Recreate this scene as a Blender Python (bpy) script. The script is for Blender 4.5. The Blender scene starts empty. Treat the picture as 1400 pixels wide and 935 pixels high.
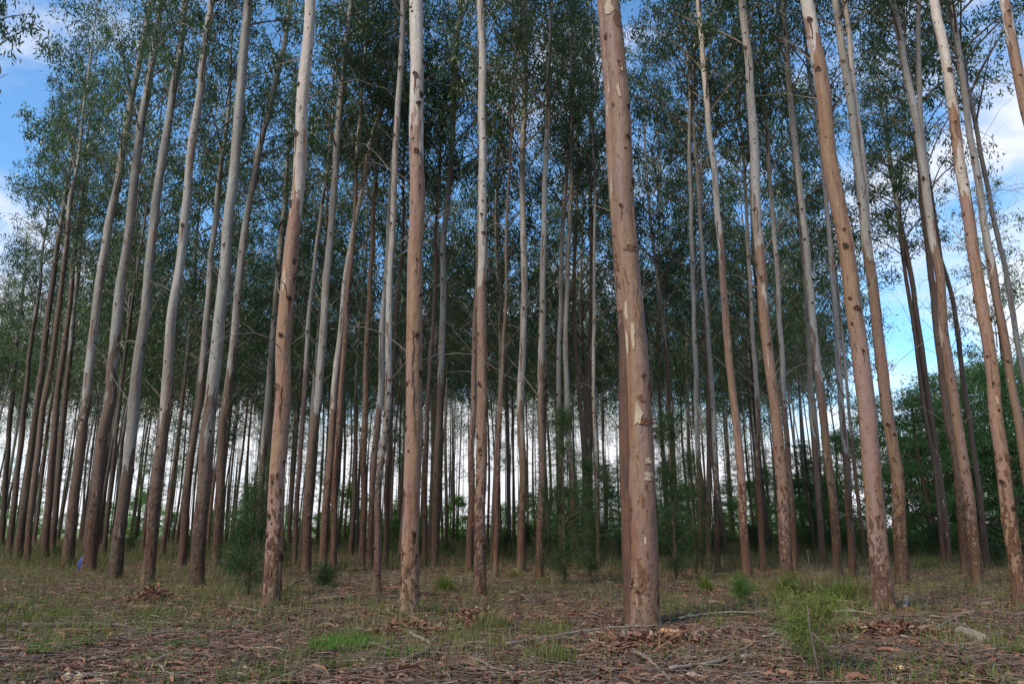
import bpy, math, random
import numpy as np
from mathutils import Vector, Matrix, noise as mnoise

random.seed(7)
RNG = np.random.default_rng(11)
S = bpy.context.scene
COL = S.collection
R = math.radians

# ------------------------------------------------------------------ camera
CAMH, F, PITCH = 1.3, 1017.0, R(14.07)
cam_d = bpy.data.cameras.new('camera')
cam = bpy.data.objects.new('camera', cam_d)
COL.objects.link(cam)
cam.location = (0, 0, CAMH)
cam.rotation_euler = (R(90) + PITCH, 0, 0)
cam_d.sensor_width = 36.0
cam_d.lens = 36.0 * F / 1400.0
cam_d.clip_start = 0.1
cam_d.clip_end = 3000
S.camera = cam
S.view_settings.view_transform = 'Standard'
S.view_settings.look = 'None'
S.view_settings.exposure = 0.28
S.view_settings.gamma = 1.0
S.render.engine = 'CYCLES'
S.cycles.max_bounces = 6
S.cycles.diffuse_bounces = 3
S.cycles.glossy_bounces = 2
S.cycles.transmission_bounces = 3
S.cycles.transparent_max_bounces = 4
S.cycles.use_denoising = True

FWD = np.array([0, math.cos(PITCH), math.sin(PITCH)])
UPV = np.array([0, -math.sin(PITCH), math.cos(PITCH)])
CAM = np.array([0, 0, CAMH])


def ray(px, py):
    return FWD * F + np.array([1.0, 0, 0]) * (px - 700) + UPV * (467.5 - py)


def gp(px, py):
    d = ray(px, py)
    return CAM + d * (CAMH / -d[2])


def project(p):
    v = np.asarray(p, float) - CAM
    z = v @ FWD
    return 700 + F * v[0] / z, 467.5 - F * (v @ UPV) / z


# ------------------------------------------------------------------ world
SUN_EL, SUN_AZ = R(44), R(222)      # azimuth clockwise from +Y : behind the camera
W = bpy.data.worlds.new('World')
S.world = W
W.use_nodes = True
nt = W.node_tree
nt.nodes.clear()


def N(t, typ, **kw):
    n = t.nodes.new(typ)
    for k, v in kw.items():
        setattr(n, k, v)
    return n


def math_node(t, op, a, b=None, clamp=False):
    n = N(t, 'ShaderNodeMath', operation=op, use_clamp=clamp)
    for i, v in enumerate((a, b)):
        if v is None:
            continue
        if isinstance(v, (int, float)):
            n.inputs[i].default_value = v
        else:
            t.links.new(v, n.inputs[i])
    return n.outputs[0]


def mixc(t, fac, a, b, blend='MIX'):
    n = N(t, 'ShaderNodeMix', data_type='RGBA', blend_type=blend)
    for i, v in ((0, fac), (6, a), (7, b)):
        if isinstance(v, (int, float)):
            n.inputs[i].default_value = v
        elif isinstance(v, tuple):
            n.inputs[i].default_value = (*v, 1.0)
        else:
            t.links.new(v, n.inputs[i])
    return n.outputs[2]


def smooth(t, v, lo, hi):
    n = N(t, 'ShaderNodeMapRange', interpolation_type='SMOOTHSTEP')
    t.links.new(v, n.inputs[0])
    n.inputs[1].default_value = lo
    n.inputs[2].default_value = hi
    return n.outputs[0]


def noise_tex(t, vec, scale, detail=3.0, rough=0.55, dist=0.0):
    n = N(t, 'ShaderNodeTexNoise')
    n.inputs['Scale'].default_value = scale
    n.inputs['Detail'].default_value = detail
    n.inputs['Roughness'].default_value = rough
    n.inputs['Distortion'].default_value = dist
    if vec is not None:
        t.links.new(vec, n.inputs['Vector'])
    return n.outputs['Fac']


def mapping(t, vec, scale=(1, 1, 1), loc=(0, 0, 0)):
    n = N(t, 'ShaderNodeMapping')
    n.inputs['Scale'].default_value = scale
    n.inputs['Location'].default_value = loc
    t.links.new(vec, n.inputs['Vector'])
    return n.outputs[0]


sky = N(nt, 'ShaderNodeTexSky', sky_type='NISHITA')
sky.sun_disc = False
sky.sun_elevation = SUN_EL
sky.sun_rotation = SUN_AZ
sky.air_density = 1.0
sky.dust_density = 0.6
sky.ozone_density = 2.0
tc = N(nt, 'ShaderNodeTexCoord')
cl = mapping(nt, tc.outputs['Generated'], (1.0, 1.0, 2.2), (3.1, 0.4, 0.7))
cn = noise_tex(nt, cl, 2.3, 6.0, 0.58, 0.3)
sep = N(nt, 'ShaderNodeSeparateXYZ')
nt.links.new(tc.outputs['Generated'], sep.inputs[0])
low = smooth(nt, sep.outputs[2], 0.40, 0.10)            # more cloud towards the horizon all round
cover = math_node(nt, 'ADD', cn, math_node(nt, 'MULTIPLY', low, 0.26))
cmask = smooth(nt, cover, 0.54, 0.74)
tinted = mixc(nt, 1.0, sky.outputs[0], (1.42, 2.05, 2.35), 'MULTIPLY')
skyc = mixc(nt, cmask, tinted, (9.2, 9.3, 9.8))
bg = N(nt, 'ShaderNodeBackground')
bg.inputs[1].default_value = 0.095
nt.links.new(skyc, bg.inputs[0])
wo = N(nt, 'ShaderNodeOutputWorld')
nt.links.new(bg.outputs[0], wo.inputs[0])

sun_d = bpy.data.lights.new('sun', 'SUN')
sun_d.energy = 3.1
sun_d.angle = R(8)
sun_d.color = (1.0, 0.90, 0.76)
sun = bpy.data.objects.new('sun', sun_d)
COL.objects.link(sun)
to_sun = Vector((math.sin(SUN_AZ) * math.cos(SUN_EL), math.cos(SUN_AZ) * math.cos(SUN_EL), math.sin(SUN_EL)))
sun.rotation_euler = to_sun.to_track_quat('Z', 'Y').to_euler()


# ------------------------------------------------------------------ materials
def mat(name):
    m = bpy.data.materials.new(name)
    m.use_nodes = True
    t = m.node_tree
    b = t.nodes['Principled BSDF']
    b.inputs['Specular IOR Level'].default_value = 0.25
    b.inputs['Roughness'].default_value = 0.8
    return m, t, b


def obj_coord(t):
    return N(t, 'ShaderNodeTexCoord').outputs['Object']


def obj_attr(t, name):
    return N(t, 'ShaderNodeAttribute', attribute_type='OBJECT', attribute_name=name).outputs['Fac']


def bump(t, b, h, strength, dist):
    n = N(t, 'ShaderNodeBump')
    n.inputs['Strength'].default_value = strength
    n.inputs['Distance'].default_value = dist
    t.links.new(h, n.inputs['Height'])
    t.links.new(n.outputs[0], b.inputs['Normal'])


def bark_material():
    m, t, b = mat('eucalyptus_bark')
    oc = obj_coord(t)
    seed = obj_attr(t, 'seed')
    off = N(t, 'ShaderNodeVectorMath', operation='ADD')
    cmb = N(t, 'ShaderNodeCombineXYZ')
    for i in range(3):
        t.links.new(seed, cmb.inputs[i])
    t.links.new(oc, off.inputs[0])
    t.links.new(cmb.outputs[0], off.inputs[1])
    P = off.outputs[0]
    zz = N(t, 'ShaderNodeSeparateXYZ')
    t.links.new(oc, zz.inputs[0])
    z = zz.outputs[2]
    line, tone, rough_h = obj_attr(t, 'line'), obj_attr(t, 'tone'), obj_attr(t, 'rough')
    # smooth tan and pink bark, in long vertical drifts
    drift = noise_tex(t, mapping(t, P, (5, 5, 0.45)), 1.0, 4, 0.6)
    fine = noise_tex(t, mapping(t, P, (30, 30, 2.2)), 1.0, 4, 0.65)
    tan = mixc(t, smooth(t, drift, 0.38, 0.62), (0.225, 0.135, 0.10), (0.235, 0.145, 0.08))
    tan = mixc(t, smooth(t, fine, 0.48, 0.75), tan, (0.12, 0.068, 0.047))
    rustd = noise_tex(t, mapping(t, P, (6, 6, 0.7), (3, 8, 1)), 1.0, 5, 0.65, 0.5)
    tan = mixc(t, math_node(t, 'MULTIPLY', smooth(t, rustd, 0.54, 0.66), 0.7), tan, (0.18, 0.078, 0.036))
    lil = noise_tex(t, mapping(t, P, (3, 3, 0.3), (7, 2, 5)), 1.0, 3, 0.6)
    tan = mixc(t, math_node(t, 'MULTIPLY', smooth(t, lil, 0.50, 0.62), 0.6), tan, (0.245, 0.16, 0.14))
    grey = mixc(t, smooth(t, drift, 0.35, 0.65), (0.100, 0.072, 0.048), (0.055, 0.040, 0.029))
    grey = mixc(t, smooth(t, fine, 0.5, 0.8), grey, (0.06, 0.04, 0.03))
    base = mixc(t, tone, tan, grey)
    # pale new bark, hard edged, higher up
    patch = noise_tex(t, mapping(t, P, (4.2, 4.2, 0.75)), 1.0, 3, 0.6, 0.4)
    rel = math_node(t, 'ADD', math_node(t, 'SUBTRACT', z, line), math_node(t, 'MULTIPLY', math_node(t, 'SUBTRACT', patch, 0.5), 9.0))
    pale_tan = mixc(t, smooth(t, drift, 0.35, 0.65), (0.46, 0.415, 0.36), (0.34, 0.285, 0.235))
    pale_grey = mixc(t, smooth(t, drift, 0.35, 0.65), (0.25, 0.245, 0.22), (0.14, 0.122, 0.10))
    pale = mixc(t, tone, pale_tan, pale_grey)
    pale = mixc(t, math_node(t, 'MULTIPLY', smooth(t, fine, 0.50, 0.72), 0.6), pale, (0.27, 0.21, 0.165))
    seam = noise_tex(t, mapping(t, P, (9, 9, 0.35), (1, 4, 9)), 1.0, 4, 0.6, 0.3)
    pale = mixc(t, math_node(t, 'MULTIPLY', smooth(t, seam, 0.57, 0.66), 0.55), pale, (0.24, 0.17, 0.12))
    c = mixc(t, smooth(t, rel, -0.12, 0.12), base, pale)
    spot = noise_tex(t, mapping(t, P, (7, 7, 1.3)), 1.0, 2, 0.5, 0.6)
    c = mixc(t, math_node(t, 'MULTIPLY', smooth(t, spot, 0.70, 0.715), 0.6), c, (0.46, 0.38, 0.29))
    # rough old bark near the foot
    flake = noise_tex(t, mapping(t, P, (13, 13, 6)), 1.0, 5, 0.7, 0.8)
    lowm = math_node(t, 'SUBTRACT', rough_h, z)
    lowm = smooth(t, math_node(t, 'ADD', math_node(t, 'MULTIPLY', lowm, 0.09), flake), 0.58, 0.64)
    rust = mixc(t, smooth(t, fine, 0.35, 0.65), (0.036, 0.020, 0.014), (0.12, 0.05, 0.025))
    c = mixc(t, math_node(t, 'MULTIPLY', lowm, 0.85), c, rust)
    # pin pricks and short dark ticks all the way up
    tick = noise_tex(t, mapping(t, P, (16, 16, 7)), 1.0, 2, 0.5, 1.0)
    c = mixc(t, math_node(t, 'MULTIPLY', smooth(t, tick, 0.65, 0.685), 0.85), c, (0.10, 0.06, 0.04))
    old = noise_tex(t, mapping(t, P, (5.5, 5.5, 2.6), (2, 5, 3)), 1.0, 5, 0.72, 0.9)
    c = mixc(t, math_node(t, 'MULTIPLY', smooth(t, old, 0.64, 0.68), 0.75), c, rust)
    # moss at the very foot
    moss = math_node(t, 'MULTIPLY', smooth(t, z, 0.75, 0.1), smooth(t, drift, 0.45, 0.6))
    c = mixc(t, math_node(t, 'MULTIPLY', moss, 0.45), c, (0.15, 0.135, 0.065))
    var = math_node(t, 'FRACT', math_node(t, 'MULTIPLY', seed, 0.377))
    c = mixc(t, 1.0, c, mixc(t, var, (0.80, 0.79, 0.76), (1.16, 1.10, 1.06)), 'MULTIPLY')
    t.links.new(c, b.inputs['Base Color'])
    b.inputs['Roughness'].default_value = 0.62
    h = math_node(t, 'ADD', math_node(t, 'MULTIPLY', lowm, 1.0), math_node(t, 'ADD', math_node(t, 'MULTIPLY', fine, 0.35), math_node(t, 'MULTIPLY', flake, 0.5)))
    h = math_node(t, 'ADD', h, math_node(t, 'MULTIPLY', noise_tex(t, mapping(t, P, (9, 9, 5)), 1.0, 3, 0.6), 1.6))
    bump(t, b, h, 0.9, 0.016)
    return m


def plain(name, c1, c2, scale=(6, 6, 6), rough=0.8, bump_s=0.3):
    m, t, b = mat(name)
    n = noise_tex(t, mapping(t, obj_coord(t), scale), 1.0, 4, 0.65)
    isl = N(t, 'ShaderNodeNewGeometry').outputs['Random Per Island']
    f = math_node(t, 'ADD', math_node(t, 'MULTIPLY', smooth(t, n, 0.3, 0.7), 0.5), math_node(t, 'MULTIPLY', isl, 0.5))
    t.links.new(mixc(t, f, c1, c2), b.inputs['Base Color'])
    b.inputs['Roughness'].default_value = rough
    if bump_s:
        bump(t, b, n, bump_s, 0.01)
    return m


def leaf_material(name, cols, rough=0.45, trans=0.3, spec=0.4):
    m, t, b = mat(name)
    geo = N(t, 'ShaderNodeNewGeometry')
    info = N(t, 'ShaderNodeObjectInfo')
    rp = N(t, 'ShaderNodeValToRGB')
    rp.color_ramp.interpolation = 'LINEAR'
    els = rp.color_ramp.elements
    els[0].position, els[0].color = 0.0, (*cols[0], 1)
    els[1].position, els[1].color = 1.0, (*cols[-1], 1)
    for i, c in enumerate(cols[1:-1]):
        e = els.new((i + 1) / (len(cols) - 1))
        e.color = (*c, 1)
    f = math_node(t, 'ADD', math_node(t, 'MULTIPLY', geo.outputs['Random Per Island'], 0.6), math_node(t, 'MULTIPLY', info.outputs['Random'], 0.4))
    t.links.new(f, rp.inputs[0])
    t.links.new(rp.outputs[0], b.inputs['Base Color'])
    b.inputs['Roughness'].default_value = rough
    b.inputs['Specular IOR Level'].default_value = spec
    tr = N(t, 'ShaderNodeBsdfTranslucent')
    t.links.new(mixc(t, 1.0, rp.outputs[0], (1.5, 1.6, 0.8), 'MULTIPLY'), tr.inputs[0])
    mx = N(t, 'ShaderNodeMixShader')
    mx.inputs[0].default_value = trans
    t.links.new(b.outputs[0], mx.inputs[1])
    t.links.new(tr.outputs[0], mx.inputs[2])
    t.links.new(mx.outputs[0], t.nodes['Material Output'].inputs[0])
    return m


M_BARK = bark_material()
M_LEAF = leaf_material('eucalyptus_leaf', [(0.022, 0.046, 0.028), (0.04, 0.075, 0.038), (0.075, 0.12, 0.042), (0.16, 0.19, 0.055)], rough=0.36, trans=0.42, spec=0.55)
M_LEAF_LIT = leaf_material('broadleaf_green', [(0.06, 0.14, 0.035), (0.09, 0.20, 0.04), (0.13, 0.26, 0.05), (0.20, 0.32, 0.06)], trans=0.45)
M_LEAF_DARK = leaf_material('dense_evergreen_leaf', [(0.04, 0.09, 0.035), (0.06, 0.13, 0.04), (0.085, 0.165, 0.05), (0.13, 0.21, 0.055)], trans=0.4)
M_NEEDLE = leaf_material('feathery_needle', [(0.022, 0.046, 0.02), (0.035, 0.068, 0.022), (0.06, 0.09, 0.026)], trans=0.28, spec=0.2)
M_SAPLING = leaf_material('sapling_needle', [(0.05, 0.10, 0.02), (0.09, 0.15, 0.028), (0.15, 0.19, 0.035), (0.27, 0.22, 0.055)], trans=0.35)
M_GRASS = leaf_material('green_grass_blade', [(0.06, 0.09, 0.018), (0.10, 0.14, 0.025), (0.15, 0.16, 0.04), (0.24, 0.19, 0.08)], trans=0.3, spec=0.2)
M_DRY = leaf_material('dry_grass_blade', [(0.16, 0.12, 0.05), (0.21, 0.17, 0.08), (0.13, 0.13, 0.045), (0.27, 0.21, 0.12)], trans=0.25, spec=0.15)
M_BRIGHT = leaf_material('bright_grass_blade', [(0.05, 0.13, 0.015), (0.08, 0.19, 0.02), (0.11, 0.23, 0.035)], trans=0.35, spec=0.2)
M_LIMB = plain('limb_bark', (0.13, 0.10, 0.075), (0.22, 0.175, 0.13), (8, 8, 3))
M_DEADWOOD = plain('dead_twig', (0.17, 0.135, 0.10), (0.30, 0.25, 0.19), (8, 8, 3))
M_SCAR = plain('branch_scar_rim', (0.055, 0.03, 0.018), (0.16, 0.075, 0.042), (40, 40, 40))
M_HOLE = plain('branch_scar_hole', (0.012, 0.008, 0.006), (0.035, 0.018, 0.011), (40, 40, 40))
M_RUST = plain('old_bark_flake', (0.045, 0.026, 0.018), (0.19, 0.085, 0.042), (30, 30, 30))
M_CREAM = plain('fresh_cream_bark', (0.31, 0.225, 0.14), (0.43, 0.34, 0.235), (14, 14, 6))
M_STRIP = plain('shed_bark', (0.11, 0.05, 0.032), (0.29, 0.16, 0.105), (12, 12, 12))
M_STICK = plain('fallen_stick', (0.07, 0.046, 0.034), (0.29, 0.22, 0.165), (10, 10, 10))
M_PALE = plain('weathered_wood', (0.19, 0.145, 0.115), (0.31, 0.25, 0.20), (10, 10, 30))
M_DARKSTICK = plain('dark_fallen_wood', (0.085, 0.055, 0.045), (0.17, 0.12, 0.10), (10, 10, 10))
M_STONE = plain('tan_stone', (0.33, 0.235, 0.15), (0.43, 0.33, 0.22), (9, 9, 9), 0.85, 0.6)
M_BLUE = plain('blue_plastic', (0.012, 0.035, 0.16), (0.02, 0.055, 0.22), (5, 5, 5), 0.4, 0.2)
M_ORANGE = plain('orange_wood', (0.42, 0.20, 0.05), (0.60, 0.42, 0.20), (20, 20, 20))
M_CASURINA_BARK = plain('shrub_bark', (0.085, 0.05, 0.035), (0.15, 0.095, 0.065), (12, 12, 4))


def litter_leaf_material():
    m, t, b = mat('leaf_litter')
    geo = N(t, 'ShaderNodeNewGeometry')
    rp = N(t, 'ShaderNodeValToRGB')
    els = rp.color_ramp.elements
    els[0].position, els[0].color = 0.0, (0.063, 0.029, 0.019, 1)
    els[1].position, els[1].color = 1.0, (0.340, 0.245, 0.180, 1)
    for p, c in ((0.25, (0.155, 0.061, 0.036, 1)), (0.5, (0.229, 0.099, 0.057, 1)), (0.72, (0.222, 0.112, 0.068, 1)), (0.9, (0.266, 0.156, 0.093, 1))):
        e = els.new(p)
        e.color = c
    t.links.new(geo.outputs['Random Per Island'], rp.inputs[0])
    t.links.new(rp.outputs[0], b.inputs['Base Color'])
    b.inputs['Roughness'].default_value = 0.75
    return m


M_LITTER = litter_leaf_material()


def ground_material():
    m, t, b = mat('forest_floor')
    oc = obj_coord(t)
    big = noise_tex(t, mapping(t, oc, (0.35, 0.35, 0.35)), 1.0, 4, 0.6)
    mid = noise_tex(t, mapping(t, oc, (3, 3, 3)), 1.0, 6, 0.7)
    fine = noise_tex(t, mapping(t, oc, (28, 40, 28)), 1.0, 5, 0.75, 0.5)
    c = mixc(t, smooth(t, fine, 0.35, 0.68), (0.045, 0.022, 0.014), (0.165, 0.078, 0.047))
    c = mixc(t, math_node(t, 'MULTIPLY', smooth(t, big, 0.47, 0.62), smooth(t, mid, 0.4, 0.65)), c, (0.115, 0.105, 0.045))
    p = N(t, 'ShaderNodeSeparateXYZ')
    t.links.new(oc, p.inputs[0])
    fld = smooth(t, math_node(t, 'ADD', p.outputs[1], math_node(t, 'MULTIPLY', big, 20)), 95, 125)
    c = mixc(t, fld, c, mixc(t, smooth(t, mid, 0.35, 0.65), (0.15, 0.20, 0.05), (0.24, 0.26, 0.09)))
    t.links.new(c, b.inputs['Base Color'])
    b.inputs['Roughness'].default_value = 0.95
    bump(t, b, math_node(t, 'ADD', fine, mid), 0.8, 0.03)
    return m


M_GROUND = ground_material()


# ------------------------------------------------------------------ helpers
def link(name, me, m=None, parent=None):
    o = bpy.data.objects.new(name, me)
    COL.objects.link(o)
    if m is not None and me is not None and not me.materials:
        for q in (m if isinstance(m, (list, tuple)) else [m]):
            me.materials.append(q)
    if parent is not None:
        o.parent = parent
    return o


def tag(o, label=None, cat=None, group=None, kind=None):
    for k, v in (('label', label), ('category', cat), ('group', group), ('kind', kind)):
        if v:
            o[k] = v
    return o


def empty(name, loc, rz=0.0):
    o = bpy.data.objects.new(name, None)
    COL.objects.link(o)
    o.location = loc
    o.rotation_euler = (0, 0, rz)
    o.empty_display_size = 0.2
    return o


def npmesh(name, V, Fq, m=None, smooth_=False, mats=None):
    """V (n,3); Fq (k,3|4) int array or list of lists"""
    me = bpy.data.meshes.new(name)
    V = np.asarray(V, np.float32)
    if isinstance(Fq, np.ndarray):
        k = Fq.shape[1]
        me.vertices.add(len(V))
        me.vertices.foreach_set('co', V.ravel())
        me.loops.add(Fq.size)
        me.loops.foreach_set('vertex_index', Fq.astype(np.int32).ravel())
        me.polygons.add(len(Fq))
        me.polygons.foreach_set('loop_start', np.arange(0, Fq.size, k, dtype=np.int32))
        me.polygons.foreach_set('loop_total', np.full(len(Fq), k, np.int32))
        me.update(calc_edges=True)
    else:
        me.from_pydata([tuple(map(float, v)) for v in V], [], Fq)
        me.update()
    if smooth_:
        me.polygons.foreach_set('use_smooth', np.ones(len(me.polygons), bool))
    if m is not None:
        for q in (m if isinstance(m, (list, tuple)) else [m]):
            me.materials.append(q)
    if mats is not None:
        me.polygons.foreach_set('material_index', np.asarray(mats, np.int32))
    return me


class Geo:
    """collects tubes / ribbons / patches into one mesh"""

    def __init__(self):
        self.V, self.F, self.M, self.n = [], [], [], 0

    def add(self, V, F_, mi=0):
        self.V.extend(V)
        self.F.extend([[i + self.n for i in f] for f in F_])
        self.M.extend([mi] * len(F_))
        self.n += len(V)

    def tube(self, pts, rad, sides=6, mi=0, cap=True, wob=0.0):
        pts = [np.asarray(p, float) for p in pts]
        V, F_ = [], []
        ref = np.array([0.31, 0.87, 0.23])
        for i, p in enumerate(pts):
            a = pts[max(i - 1, 0)]
            b_ = pts[min(i + 1, len(pts) - 1)]
            d = b_ - a
            d = d / (np.linalg.norm(d) + 1e-9)
            if i == 0 and abs(d @ ref) > 0.9:
                ref = np.array([1.0, 0, 0.1])
            u = np.cross(d, ref)
            u /= np.linalg.norm(u) + 1e-9
            v = np.cross(d, u)
            r = rad[i] if hasattr(rad, '__len__') else rad
            for k in range(sides):
                an = 2 * math.pi * k / sides
                rr = r * (1 + wob * (random.random() - 0.5))
                V.append(p + u * math.cos(an) * rr + v * math.sin(an) * rr)
            if i:
                o0, o1 = (i - 1) * sides, i * sides
                for k in range(sides):
                    k2 = (k + 1) % sides
                    F_.append([o0 + k, o1 + k, o1 + k2, o0 + k2])
        if cap:
            F_.append(list(range(sides)))
            F_.append([(len(pts) - 1) * sides + k for k in range(sides)][::-1])
        self.add(V, F_, mi)

    def ribbon(self, pts, side, w, mi=0):
        V, F_ = [], []
        for i, p in enumerate(pts):
            ww = w[i] if hasattr(w, '__len__') else w
            s = side[i] if isinstance(side, list) else side
            V += [np.asarray(p) - s * ww / 2, np.asarray(p) + s * ww / 2]
            if i:
                F_.append([2 * i - 2, 2 * i - 1, 2 * i + 1, 2 * i])
        self.add(V, F_, mi)

    def mesh(self, name, m, smooth_=True):
        me = npmesh(name, self.V, self.F, m, smooth_, self.M if isinstance(m, (list, tuple)) else None)
        return me


def gz(x, y):
    """ground height"""
    r = math.hypot(x, y)
    h = 0.05 * mnoise.noise((x * 0.35, y * 0.35, 3.3)) + 0.025 * mnoise.noise((x * 1.4, y * 1.4, 9.1))
    return h * min(1.0, r / 6.0)


# ------------------------------------------------------------------ ground
def spaced(lo, hi, dlo, dhi, step, grow):
    a = list(np.arange(dlo, dhi + 1e-6, step))
    s, v = step, a[-1]
    while v < hi:
        s *= grow
        v += s
        a.append(v)
    s, v = step, a[0]
    b_ = []
    while v > lo:
        s *= grow
        v -= s
        b_.append(v)
    return np.array(b_[::-1] + a)


gx = spaced(-1500, 1500, -16, 16, 0.2, 1.09)
gy = spaced(-400, 2200, 4, 32, 0.2, 1.09)
GV = np.array([(x, y, gz(x, y)) for y in gy for x in gx])
nx = len(gx)
ii = np.arange(len(gy) - 1)[:, None] * nx + np.arange(nx - 1)[None, :]
GF = np.stack([ii, ii + 1, ii + nx + 1, ii + nx], -1).reshape(-1, 4)
g = link('ground', npmesh('ground', GV, GF, M_GROUND, True))
tag(g, 'forest floor of brown leaf litter and sparse grass', kind='structure')


# ------------------------------------------------------------------ crown meshes (shared)
def leaf_quads(C, L, Wd, droop, rng, flat=None):
    """one diamond quad per leaf, hanging from C"""
    n = len(C)
    d = rng.normal(size=(n, 3)) * 0.55
    d[:, 2] -= droop
    d /= np.linalg.norm(d, axis=1)[:, None]
    s = np.cross(d, rng.normal(size=(n, 3)))
    s /= np.linalg.norm(s, axis=1)[:, None] + 1e-9
    l = (L[0] + (L[1] - L[0]) * rng.random(n))[:, None]
    w = (Wd[0] + (Wd[1] - Wd[0]) * rng.random(n))[:, None]
    V = np.stack([C, C + d * l * 0.42 + s * w / 2, C + d * l, C + d * l * 0.42 - s * w / 2], 1).reshape(-1, 3)
    return V, np.arange(4 * n).reshape(-1, 4)


def eucalypt_crown(seed, Hc=14.0, Rm=2.3, nb=32, ncl=10, nl=29, leaf=((0.15, 0.29), (0.038, 0.072))):
    rng = np.random.default_rng(seed)
    rnd = random.Random(seed)
    G = Geo()
    cent = []
    az = rnd.random() * 6.28
    for i in range(nb):
        t = (i + rnd.random()) / nb
        z0 = Hc * (0.0 + 0.93 * t)
        az += 2.4 + rnd.uniform(-0.6, 0.6)
        prof = min(1.0, 0.80 + t * 1.2) * (1.0 - max(0, t - 0.30) * 1.22)
        Ln = Rm * prof * rnd.uniform(0.65, 1.3) + 0.35
        up = rnd.uniform(0.75, 1.5)
        dx, dy = math.cos(az), math.sin(az)
        pts, rad = [], []
        ns = 6
        bend = rnd.uniform(-0.35, 0.35)
        for k in range(ns + 1):
            s = k / ns
            rr = Ln * s
            zz = z0 + Ln * up * (s - 0.38 * s * s)
            off = bend * Ln * s * s
            pts.append((dx * rr - dy * off, dy * rr + dx * off, zz))
            rad.append(0.040 * (1 - 0.85 * s) * (0.6 + 0.5 * prof))
        G.tube(pts, rad, 4, cap=False)
        P = np.array(pts)
        for c in range(max(2, int(ncl * (0.15 + prof * 0.95)))):
            s = rnd.uniform(0.3, 1.0) ** 0.8
            q = s * ns
            k = min(int(q), ns - 1)
            base = P[k] + (P[k + 1] - P[k]) * (q - k)
            tip = base + np.array([rnd.gauss(0, 0.34), rnd.gauss(0, 0.34), rnd.gauss(0.05, 0.30)])
            G.tube([base, (base + tip) / 2 + np.array([0, 0, 0.05]), tip], [0.008, 0.006, 0.003], 3, cap=False)
            cent.append((tip, 0.11 + 0.12 * rnd.random()))
    # clumps at the leader
    for k in range(8):
        cent.append((np.array([rnd.gauss(0, 0.25), rnd.gauss(0, 0.25), Hc * rnd.uniform(0.88, 1.0)]), 0.22))
    C = []
    for c, sd in cent:
        n = int(nl * rnd.uniform(0.6, 1.4))
        C.append(c + rng.normal(size=(n, 3)) * np.array([sd, sd, sd * 1.15]) - np.array([0, 0, 0.08]))
    C = np.concatenate(C)
    V, Fq = leaf_quads(C, leaf[0], leaf[1], 0.75, rng)
    return G.mesh('limbs', M_LIMB), npmesh('crown', V, Fq, M_LEAF)


CROWNS = [eucalypt_crown(100 + i, Rm=2.1 + 0.14 * i) for i in range(8)]


def round_crown(seed, Hc, Rm, m, ncl=150, nl=60, leaf=((0.14, 0.26), (0.07, 0.13)), shape=0.5, base=0.0, flat=0.6):
    """broad crown of leaf clumps: limbs from the bole, unit metres"""
    rng = np.random.default_rng(seed)
    rnd = random.Random(seed)
    G = Geo()
    C = []
    lumps = [(rnd.uniform(0, 6.28), rnd.uniform(0.2, 0.95), rnd.uniform(0.6, 1.25)) for _ in range(9)]
    for i in range(ncl):
        t = rnd.random()
        az = rnd.random() * 6.28
        env = math.sin(math.pi * min(1, 0.12 + 0.88 * t) ** shape) ** 0.6
        lump = sum(w * math.exp(-((math.atan2(math.sin(az - a), math.cos(az - a))) ** 2) / 0.4 - (t - z) ** 2 / 0.04) for a, z, w in lumps)
        rr = Rm * env * (0.34 + 0.75 * min(1.2, lump)) * math.sqrt(rnd.uniform(0.25, 1))
        c = np.array([math.cos(az) * rr, math.sin(az) * rr, base + Hc * t])
        if i % 4 == 0:
            z0 = max(0.0, c[2] - rr * 0.8)
            G.tube([(0, 0, z0), (c[0] * .5, c[1] * .5, (z0 + c[2]) / 2 + .1), c], [0.035, 0.022, 0.008], 4, cap=False)
        sd = Rm * 0.10 * rnd.uniform(0.6, 1.5)
        C.append(c + rng.normal(size=(int(nl * rnd.uniform(.6, 1.4)), 3)) * np.array([sd * 1.25, sd * 1.25, sd * flat]))
    C = np.concatenate(C)
    V, Fq = leaf_quads(C, leaf[0], leaf[1], 0.35, rng)
    return G.mesh('limbs', M_LIMB), npmesh('crown', V, Fq, m)


def feather_bush(seed, H, Rm, m, n_br=70, npb=110, ndl=((0.16, 0.32), (0.004, 0.008)), lo=0.06):
    """she-oak like: drooping fine needles on ascending branchlets"""
    rng = np.random.default_rng(seed)
    rnd = random.Random(seed)
    G = Geo()
    C = []
    for i in range(n_br):
        t = lo + (0.97 - lo) * rnd.random() ** 1.15
        az = rnd.random() * 6.28
        Ln = Rm * (1 - t) ** 0.6 * min(1, 0.5 + 2 * t) * rnd.uniform(0.35, 1.35) * (0.75 + 0.4 * math.sin(az * 2 + t * 9 + seed)) + 0.06
        z0 = H * t
        pts = []
        for k in range(5):
            s = k / 4
            pts.append((math.cos(az) * Ln * s, math.sin(az) * Ln * s, z0 + Ln * (0.75 * s - 0.35 * s * s)))
        G.tube(pts, [0.010, 0.008, 0.006, 0.004, 0.002], 3, cap=False)
        P = np.array(pts)
        s = rng.random(npb) ** 0.7 * 3.999
        k = s.astype(int)
        q = P[k] + (P[k + 1] - P[k]) * (s - k)[:, None]
        C.append(q + rng.normal(size=(npb, 3)) * (0.07 if H > 0.6 else 0.035))
    C = np.concatenate(C)
    V, Fq = leaf_quads(C, ndl[0], ndl[1], 0.15, rng)
    return G.mesh('branchlets', M_CASURINA_BARK), npmesh('foliage', V, Fq, m)


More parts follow.
